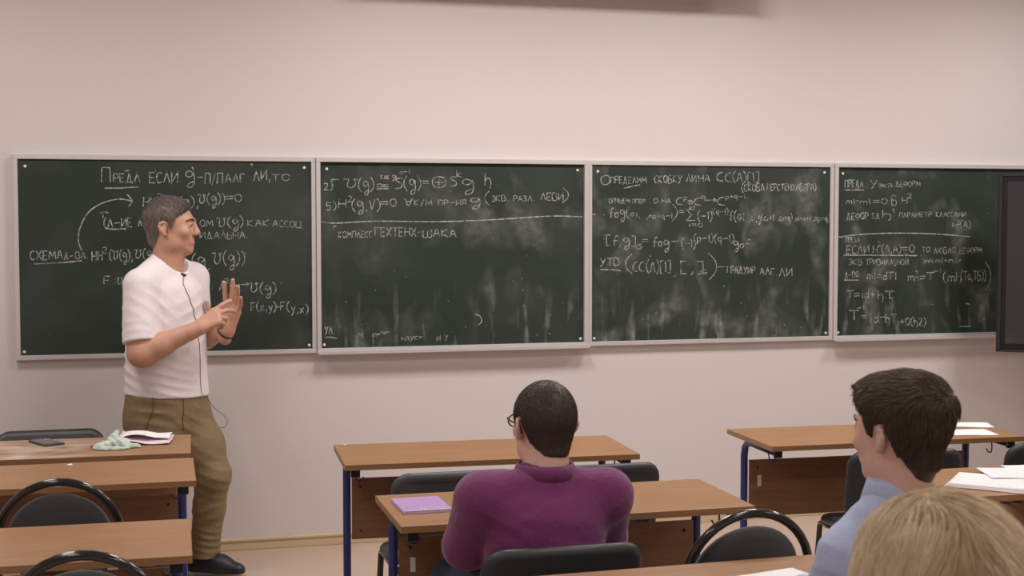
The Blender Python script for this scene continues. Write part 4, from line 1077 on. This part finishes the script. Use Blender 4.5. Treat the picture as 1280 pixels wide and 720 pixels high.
# man in purple, seen from behind
r=empty('person',(1.135,-3.25,0)); tag(r,'man in purple shirt and dark-rimmed glasses seated with his back to us','person'); rl=np.array(r.location)
hd=Head((1.152,-3.215,1.092),math.radians(7),pitch=math.radians(0),sc=1.085)
st=[(.46,0,0,.165,.13),(.60,0,-.01,.175,.13),(.74,0,-.015,.185,.13),(.85,0,-.01,.19,.125),(.895,0,.0,.165,.105),(.92,0,.01,.11,.083),(.938,0,.015,.085,.073)]
def colp(s):
    s.cap((1.142,-3.255,.91),(1.144,-3.250,.925),.088,.086,.02); s.cap((1.144,-3.250,.93),(1.146,-3.246,.966),.079,.077,.01)
    s.cap((1.148,-3.240,1.005),(1.15,-3.23,1.08),.070,.075,.006,'s')
b,s,sh=seated(r,hd,(1.135,-3.265),0,.938,.2,[(.945,-3.27,.892),(.918,-3.18,.735),(1.00,-3.00,.64)],[(1.330,-3.27,.886),(1.354,-3.18,.735),(1.27,-3.00,.64)],
 ((.5,.8,-.3),(0,.3,1),1,[(.3,.4,.3)]*4,1.05),((-.5,.8,-.3),(0,.3,1),-1,[(.3,.4,.3)]*4,1.05),M['skinpale'],M['purple'],M['jeans'],.064,st,
 [[(1.04,-3.22,.545),(.955,-2.84,.535),(.955,-2.80,.10)],[(1.24,-3.22,.545),(1.33,-2.84,.535),(1.33,-2.80,.10)]],
 short=.42,collar=colp,arm_r=.070,fold=folds(.0026,9,[((.95,-3.38,.80),(.7,0,1),.10,65),((1.34,-3.38,.80),(-.6,0,1),.10,65),((1.20,-3.42,.76),(.25,0,1),.10,50),((1.05,-3.42,.90),(-.4,0,1),.09,60),((1.30,-3.40,.73),(.3,0,1),.10,80)],26))
# folded shirt collar
P=[]
for k in range(25):
    a=math.radians(118+304*k/24); P.append((1.147+math.cos(a)*.079,-3.246+math.sin(a)*.078,.982))
V=[];F=[]
for k,(px,py,pz) in enumerate(P):
    a=math.atan2(py+3.246,px-1.144); ox,oy=math.cos(a),math.sin(a)
    for dr,dz in ((0,.0),(.004,.008),(.012,-.004),(.020,-.030),(.016,-.032),(.006,-.010)): V.append((px+ox*dr-rl[0],py+oy*dr-rl[1],pz+dz-rl[2]))
for k in range(24):
    for j in range(6): F.append((k*6+j,k*6+(j+1)%6,(k+1)*6+(j+1)%6,(k+1)*6+j))
link('collar',mesh('collar',V,F,True),M['purple'],sh)
hl=lambda L: hairline(L,fz=.075,neck=-.070)
hs=hair_shell(b,hd,.008,hl,.004,.0006,160); rt=roots_on(hs,hd,hl,15000,3); L=hd.loc(rt)
wh=np.array([.012,-.075,.098])
def dshort(L,t):
    d=L-wh; d/=np.linalg.norm(d,axis=1,keepdims=True)+1e-6; sw=np.cross(d,np.array([0,-.5,1.])); top=np.clip((L[:,2]-.03)/.06,0,1)[:,None]
    return d+.5*sw*np.exp(-((L-wh)**2).sum(1)/.002)[:,None]+(1-top)*np.array([0,0,-.8])
dw=np.sqrt(((L-wh)**2).sum(1)); tone=np.clip(.22+.35*rng.random(len(rt))+.45*np.exp(-(dw/.028)**2)+.25*np.clip((-.045-L[:,2])/.03,0,1),0,1)
ho=hair_obj('hair',r,M['hairdark'],hs,[strands('s',hs,hd,rt,dshort,.0045,2,.0011,.35,None,tone,seed=4)],.25); ho['label']='short cropped dark hair'
# glasses
for q in (-1,1):
    P=[hd.p(c)-rl for c in ((q*.074,.088,.016),(q*.081,.060,.016),(q*.084,.02,.014),(q*.083,-.008,.018),(q*.080,-.024,.004),(q*.080,-.028,-.010))]
    tube('glasses_temple',catmull(P,4),.0026,M['blackplastic'],r,n=6)
rim=[]
for q in (-1,1):
    rim.append(tube_vf([hd.p((q*.036+math.cos(a)*.030,.112-.3*abs(q*.036+math.cos(a)*.030)*.45,.006+math.sin(a)*.020))-rl for a in [2*math.pi*k/24 for k in range(24)]],.0024,6,closed=True))
rim.append(tube_vf([hd.p((-.008,.116,.010))-rl,hd.p((0,.118,.013))-rl,hd.p((.008,.116,.010))-rl],.0022,6))
for q in (-1,1): rim.append(tube_vf([hd.p((q*.064,.104,.014))-rl,hd.p((q*.074,.088,.016))-rl],.0035,6))
V,F=join_vf(rim); link('glasses_rim',mesh('glasses_rim',V,F,True),M['blackplastic'],r)
hd.face_parts(r,M['skinpale'])

# young man in light blue
r=empty('person',(1.60,-4.46,0)); tag(r,'young man with brown hair and light blue shirt, looking left','person'); rl=np.array(r.location)
hd=Head((1.602,-4.475,1.240),math.radians(22),pitch=math.radians(0),sc=.98)
st=[(.46,0,0,.155,.12),(.60,0,-.01,.16,.12),(.78,0,-.015,.17,.12),(.92,0,-.01,.18,.115),(1.00,0,.0,.160,.10),(1.045,0,.005,.11,.08),(1.075,0,.01,.08,.07)]
def colb(s):
    s.cap((1.604,-4.475,1.07),(1.606,-4.474,1.128),.078,.070,.02)
    s.cap((1.608,-4.465,1.135),(1.612,-4.46,1.20),.059,.064,.005,'s')
b,s,sh=seated(r,hd,(1.60,-4.48),math.radians(8),1.08,.2,[(1.475,-4.50,.985),(1.458,-4.40,.84),(1.55,-4.12,.80)],[(1.775,-4.46,.995),(1.81,-4.36,.83),(1.70,-4.10,.80)],
 ((.4,.8,.0),(0,0,1),1,[(.2,.3,.2)]*4,1.0),((-.4,.8,.0),(0,0,1),-1,[(.2,.3,.2)]*4,1.0),M['skinpale'],M['lightblue'],M['jeans'],.056,st,
 [[(1.51,-4.40,.545),(1.46,-3.98,.535),(1.46,-3.95,.10)],[(1.69,-4.40,.545),(1.76,-3.98,.535),(1.76,-3.95,.10)]],
 short=.9,collar=colb,arm_r=.058,jaw=.98,fold=folds(.003,12,[((1.42,-4.52,.95),(.5,0,1),.10,60),((1.55,-4.60,1.0),(.2,0,1),.12,60)],26))
V=[];F=[]
for k in range(31):
    a=math.radians(-45+ -270*k/30)+math.radians(15+180)
    a=math.radians(105+31)+math.radians(330)*k/30*.92; cx,cy=1.607,-4.474
    for dr,dz in ((.062,1.140),(.066,1.148),(.073,1.136),(.088,1.086),(.084,1.084),(.068,1.118)): V.append((cx+math.cos(a)*dr-rl[0],cy+math.sin(a)*dr-rl[1],dz-rl[2]))
for k in range(30):
    for j in range(6): F.append((k*6+j,k*6+(j+1)%6,(k+1)*6+(j+1)%6,(k+1)*6+j))
link('collar',mesh('collar',V,F,True),M['lightblue'],sh)
hl=lambda L: hairline(L,fz=.066,neck=-.070)
th=lambda L: .008+.014*np.clip((L[...,2]-.02)/.06,0,1)+.010*np.clip((-L[...,1]-.03)/.05,0,1)*np.clip((L[...,2]+.03)/.05,0,1)+.010*np.clip((L[...,1]-.03)/.05,0,1)*(L[...,2]>.05)
hs=hair_shell(b,hd,th,hl,.004,.0030,95); rt=roots_on(hs,hd,hl,15000,5); L=hd.loc(rt)
wb=np.array([.01,-.085,.09])
def dboy(L,t):
    d=L-wb; d/=np.linalg.norm(d,axis=1,keepdims=True)+1e-6; top=np.clip((L[:,2]-.055)/.05,0,1)[:,None]; w_=np.stack([n3(L,38,1),n3(L,38,2),n3(L,38,3)],1)
    return d+top*np.array([-.45,.7,0])+(1-top)*np.array([0,-.25,-1.1])+.75*w_
cl=n3(L,55,6); tone=np.clip(.30+.30*rng.random(len(rt))+.30*cl+.25*np.clip((L[:,2]-.03)/.09,0,1),0,1)
fr=(L[:,1]>.05)&(L[:,2]>.05); ln=np.where(fr,.032,np.where(L[:,2]>.07,.026,.016))*(.7+.6*rng.random(len(rt)))*np.clip(.30+hl(L)/.045,.3,1)
ho=hair_obj('hair',r,M['hairbrown'],hs,[strands('s',hs,hd,rt,dboy,ln,5,.0015,lambda t:.38-.25*t,None,tone,seed=6)],.25); ho['label']='thick brown hair'
hd.face_parts(r,M['skinpale'])

# blond person in the foreground
r=empty('person',(.985,-5.63,0)); tag(r,'blond person at the bottom right, only the parted hair in view','person'); rl=np.array(r.location)
hd=Head((.992,-5.60,1.205),math.radians(-4),pitch=math.radians(-6),sc=1.05)
st=[(.46,0,0,.15,.12),(.70,0,-.01,.15,.12),(.90,0,-.01,.165,.115),(1.0,0,.0,.15,.10),(1.04,0,.005,.10,.08),(1.055,0,.01,.075,.065)]
b,s,sh=seated(r,hd,(.985,-5.64),0,1.05,.2,[(.815,-5.64,.975),(.79,-5.55,.79),(.88,-5.30,.72)],[(1.155,-5.64,.975),(1.18,-5.55,.79),(1.09,-5.30,.72)],
 ((.4,.8,-.3),(0,0.3,1),1,[(.3,.4,.3)]*4,.95),((-.4,.8,-.3),(0,0.3,1),-1,[(.3,.4,.3)]*4,.95),M['skinpale'],M['blouse'],M['jeans'],.052,st,
 [[(.90,-5.56,.545),(.88,-5.16,.535),(.88,-5.13,.10)],[(1.07,-5.56,.545),(1.10,-5.16,.535),(1.10,-5.13,.10)]],short=.9,arm_r=.052,nr=.006,shirtname='blouse')
hl=lambda L: np.where(L[...,1]<.02,L[...,2]+.115,hairline(L,fz=.062))
th=lambda L: .026+.010*np.clip((.05-L[...,2])/.1,0,1)+.004*n3(L,30,2)
hs=hair_shell(b,hd,th,hl,.005,.0030,70)
PX=-.018
def cnd(L): return L[:,2]>.0
rt=roots_on(hs,hd,hl,26000,8,None); L=hd.loc(rt)
def dbl(L,t):
    side=np.tanh((L[:,0]-PX-.010*np.sin(L[:,1]*60))/.040); lat=np.abs(L[:,0]-PX); down=np.clip((.11-L[:,2])/.08,0,1)
    back=np.clip((-L[:,1]-.01)/.07,0,1)
    w_=np.stack([n3(L,26,1),n3(L,26,2),n3(L,26,3)],1)
    return np.stack([side*(1-.75*down),-.30-.55*back*(1-down),-.25-1.3*down],1)+.32*w_
N=len(rt); off=rng.random(N)*.007
clump=n3(L,60,4)*.5+n3(np.stack([L[:,0]*3,L[:,1],L[:,2]*.3],1),45,7)*.6
root=np.exp(-((L[:,0]-PX)/.016)**2)*(L[:,2]>.06)
tone=np.clip(.55+.25*(rng.random(N)-.5)+.22*clump-.45*root,0,1)
wild=rng.random(N)<.08
main=strands('s',hs,hd,rt[~wild],dbl,.10,8,.00115,.03,lambda t,n:off[~wild][:n]+.003,tone[~wild],seed=9)
fly=strands('f',hs,hd,rt[wild],dbl,.085,6,.0008,.12,None,np.clip(tone[wild]+.1,0,1),seed=10)
ho=hair_obj('hair',r,M['hairblond'],hs,[main,fly],.45); ho['label']='blond hair parted at the crown'
hd.face_parts(r,M['skinpale'])

# ---------------- small things ----------------
ZD=.7602
# violet notebook
r=empty('notebook',(.795,-2.815,ZD),.02); tag(r,'violet covered notebook on the desk left of the man in purple','notebook')
box('pages',(.003,.003,.0012),(.159,.217,.008),M['paper'],r,bev=.0006)
box('cover',(0,0,.008),(.163,.221,.0096),M['notebook'],r,bev=.0006); box('back_cover',(0,0,0),(.163,.221,.0012),M['notebook'],r,bev=.0004)
V=[];F=[]; random.seed(11)
for k in range(9):
    x=.055+.010*k; pts=[(x+random.uniform(-.004,.006),.03+random.uniform(0,.02)) for _ in range(4)]; o=len(V)
    for i,(a,b_) in enumerate(pts): V+= [(a,b_,.0099),(a+.002,b_+.003,.0099)]
    for i in range(3): F.append((o+2*i,o+2*i+2,o+2*i+3,o+2*i+1))
o=len(V); V+=[(.02,.012,.0099),(.15,.010,.0099),(.15,.0135,.0099),(.02,.014,.0099)]; F.append((o,o+1,o+2,o+3))
link('cover_print',mesh('cover_print',V,F),M['paper'],r)
# phone
r=empty('phone',(-.425,-1.02,ZD),math.radians(-62)); tag(r,'dark phone lying on the front left desk','phone')
box('case',(-.085,-.044,0),(.085,.044,.009),M['phonecase'],r,bev=.003); box('screen',(-.079,-.039,.0088),(.079,.039,.0096),M['phone'],r,bev=.0003)
box('camera_bump',(-.073,.012,.0094),(-.053,.032,.0104),M['steel'],r,bev=.0004)
# rag
def blob(name,lo,hi,h,prims,dispf,m,zcut,parent=None):
    f=Field(lo,hi,h)
    for a,b_,ra,rb in prims: f.cap(a,b_,ra,rb,.02)
    f.disp(dispf); f.cutplane((0,0,zcut),(0,0,-1),None,None,.003); V,Q=f.nets(); V=relax(V,Q,1); return V,Q
fo=np.array((-.135,-1.17,ZD))
V,Q=blob('rag',(-.27,-1.34,.74),(.03,-1.02,.87),.004,[((-.21,-1.24,.765),(-.13,-1.19,.776),.020,.026),((-.13,-1.19,.776),(-.09,-1.25,.768),.024,.018),((-.15,-1.17,.79),(-.13,-1.13,.815),.022,.010),((-.10,-1.22,.765),(-.045,-1.24,.766),.018,.012),((-.19,-1.27,.762),(-.11,-1.28,.762),.016,.014)],
 folds(.005,21,[((-.16,-1.2,.78),(.8,.3,.5),.09,120),((-.10,-1.23,.77),(-.4,.8,.3),.07,130)],70),M['cloth'],ZD)
o=link('cleaning_rag',mesh_np('cleaning_rag',V-fo,Q),M['cloth']); o.location=fo; tag(o,'crumpled pale green rag on the front left desk','rag')
# crumpled papers beside it
def sheet(name,w,h,m,fn,nx=14,ny=14,t=.0006):
    V=[];F=[]
    for s_ in (0,1):
        for i in range(nx+1):
            for j in range(ny+1):
                x=w*i/nx; y=h*j/ny; V.append((x,y,fn(x,y)+t*s_))
    n=(nx+1)*(ny+1)
    for i in range(nx):
        for j in range(ny):
            a=i*(ny+1)+j; F.append((a,a+1,a+ny+2,a+ny+1)); F.append((n+a,n+a+ny+1,n+a+ny+2,n+a+1))
    for i in range(nx):
        a=i*(ny+1); b_=a+ny+1; F.append((a,b_,n+b_,n+a)); a+=ny; b_+=ny; F.append((b_,a,n+a,n+b_))
    for j in range(ny):
        F.append((j+1,j,n+j,n+j+1)); a=nx*(ny+1)+j; F.append((a,a+1,n+a+1,n+a))
    return mesh(name,V,F,True)
def bent(x,y): return .004+.010*max(0,math.sin(x*22+.6))*(.4+.6*math.sin(y*9+1))+.03*max(0,(x-.13))*(y/.2)+.006*math.sin(y*40+x*30)*.5+.02*max(0,.05-x)/.05
def bent2(x,y): return .010+.013*max(0,math.sin(x*20+.2))*(.5+.5*math.sin(y*8+1.6))+.03*max(0,(x-.15))*(y/.2)+.003*math.sin(y*50+x*20)
o=link('crumpled_paper',sheet('crumpled_paper',.22,.20,M['paperpink'],bent),M['paperpink']); o.location=(-.135,-1.165,ZD+.003); o.rotation_euler=(0,0,-.12); tag(o,'pinkish crumpled sheet under the white one, on the front left desk','paper')
o=link('crumpled_paper',sheet('crumpled_paper',.21,.15,M['paper'],bent2),M['paper']); o.location=(-.125,-1.11,ZD+.012); o.rotation_euler=(0,0,-.10); tag(o,'white curled sheet on top of the rag and pinkish sheet','paper')
tube('pen',[(0,0,0),(.05,.006,0)],.005,M['bluechalk'],tag(empty('pen',(-.235,-1.20,ZD+.006),.3),'blue pen end sticking out beside the pale green rag','pen'),n=10)
# chalk bits
def chalkbit(x,y,z,lab,ln=.018,r_=.005,rz=.4):
    o=tube('chalk_piece',[(-ln/2,0,0),(ln/2,0,0)],r_,M['chalk'],n=10); o.location=(x,y,z+r_); o.rotation_euler=(0,0,rz); tag(o,lab,'chalk')
p_=chalkbit(-.30,-1.62,ZD,'small white chalk stub on the second left desk'); chalkbit(.80,-1.40,ZD,'tiny chalk crumb at the far left corner of the middle front desk',.010,.003)
chalkbit(1.12,-.040,ZT-BH-FR-.004,'short chalk stub in the tray of the second chalkboard',.03,.004,.02)
# chalk dust smeared on the front left desktop
def dustmat():
    m=D.materials.new('desktop_with_chalk_dust'); m=M['wood'].copy(); nt=m.node_tree; b=nt.nodes['Principled BSDF']; L=nt.links
    src=b.inputs['Base Color'].links[0].from_socket; tc=nt.nodes.new('ShaderNodeTexCoord'); mp=nt.nodes.new('ShaderNodeMapping'); mp.inputs['Scale'].default_value=(5,9,1)
    n=nt.nodes.new('ShaderNodeTexNoise'); n.inputs['Scale'].default_value=1.3; n.inputs['Detail'].default_value=7; n.inputs['Distortion'].default_value=.3
    r=nt.nodes.new('ShaderNodeMapRange'); r.inputs[1].default_value=.38; r.inputs[2].default_value=.72; r.inputs[4].default_value=.9
    sp=nt.nodes.new('ShaderNodeSeparateXYZ'); L.new(tc.outputs['Object'],sp.inputs[0])
    r2=nt.nodes.new('ShaderNodeMapRange'); r2.inputs[1].default_value=.95; r2.inputs[2].default_value=.70; L.new(sp.outputs['X'],r2.inputs[0])
    mu=nt.nodes.new('ShaderNodeMath'); mu.operation='MULTIPLY'
    mx=nt.nodes.new('ShaderNodeMix'); mx.data_type='RGBA'; mx.inputs[7].default_value=(.62,.52,.45,1)
    L.new(tc.outputs['Object'],mp.inputs[0]); L.new(mp.outputs[0],n.inputs['Vector']); L.new(n.outputs['Fac'],r.inputs[0]); L.new(r.outputs[0],mu.inputs[0]); L.new(r2.outputs[0],mu.inputs[1])
    L.new(mu.outputs[0],mx.inputs[0]); L.new(src,mx.inputs[6]); L.new(mx.outputs[2],b.inputs['Base Color']); return m
for ch in DK[3].children:
    if ch.name.startswith('desktop'): ch.data=ch.data.copy(); ch.data.materials[0]=dustmat()
# papers on the right
def paper(x,y,z,rz,lab,w=.21,h=.297,lines=0,curl=0,grp=None):
    r=link('paper_sheet',sheet('paper_sheet',w,h,M['paper'],lambda a,b_:curl*(a/w)**2+.0006*math.sin(a*30+b_*17)+.0006,8,8,.0005),M['paper']); r.location=(x,y,z); r.rotation_euler=(0,0,rz); tag(r,lab,'paper',grp)
    if lines:
        V=[];F=[]; rr=random.Random(lab)
        for k in range(lines):
            yy=h*(.1+.8*k/lines); xx=w*.1
            while xx<w*.88:
                l=rr.uniform(.006,.022); o=len(V); zf=lambda a:curl*(a/w)**2+.0006*math.sin(a*30+yy*17)+.0016
                V+=[(xx,yy,zf(xx)),(xx+l,yy,zf(xx+l)),(xx+l,yy+.0016,zf(xx+l)),(xx,yy+.0016,zf(xx))]; F.append((o,o+1,o+2,o+3)); xx+=l+.006
        link('handwriting',mesh('handwriting',V,F),M['ink'],r)
    return r
paper(3.45,-1.835,ZD,math.radians(-12),'white sheet at the right end of the front right desk, nearer one',.20,.17)
paper(3.56,-1.60,ZD,math.radians(-22),'white sheet at the right end of the front right desk, farther one',.21,.15)
r=empty('paper_stack',(2.745,-2.86,ZD),math.radians(-44)); tag(r,'thick stack of handwritten sheets, leftmost of the papers on the right hand desk','paper')
for k in range(3): 
    o=link('sheet',sheet('sheet',.42,.25,M['paper'],lambda a,b_,k=k:.0045*k+.001*math.sin(a*15+b_*9+k)+.0006,8,8,.004),M['paper'],r); o.location=(.006*k,.004*k,0); o.rotation_euler=(0,0,.02*k)
V=[];F=[]; rr=random.Random(5)
for k in range(9):
    yy=.03+.022*k; xx=.03
    while xx<.38:
        l=rr.uniform(.006,.02); o=len(V); z_=.0148; V+=[(xx,yy,z_),(xx+l,yy,z_),(xx+l,yy+.0014,z_),(xx,yy+.0014,z_)]; F.append((o,o+1,o+2,o+3)); xx+=l+.007
link('handwriting',mesh('handwriting',V,F),M['ink'],r)
paper(2.96,-2.83,ZD+.0155,math.radians(-18),'white sheet lying across the paper stack on the right hand desk',.297,.21,8)
paper(3.16,-2.70,ZD+.001,math.radians(-10),'white sheet at the right edge, behind the paper stack',.297,.16,5)
paper(1.53,-3.965,ZD,math.radians(12),'white sheet on the brown desk at the bottom, left of the light blue shirt',.21,.16)
# socket box and cable low on the wall behind the desks is not in view, a wall socket by the board is not either
for ob in list(D.objects):
    if ob.type=='MESH' and ob.parent is None and ob.name.startswith('t.'): D.objects.remove(ob)
print('OBJECTS',len(D.objects),'POLYS',sum(len(o.data.polygons) for o in D.objects if o.type=='MESH'))
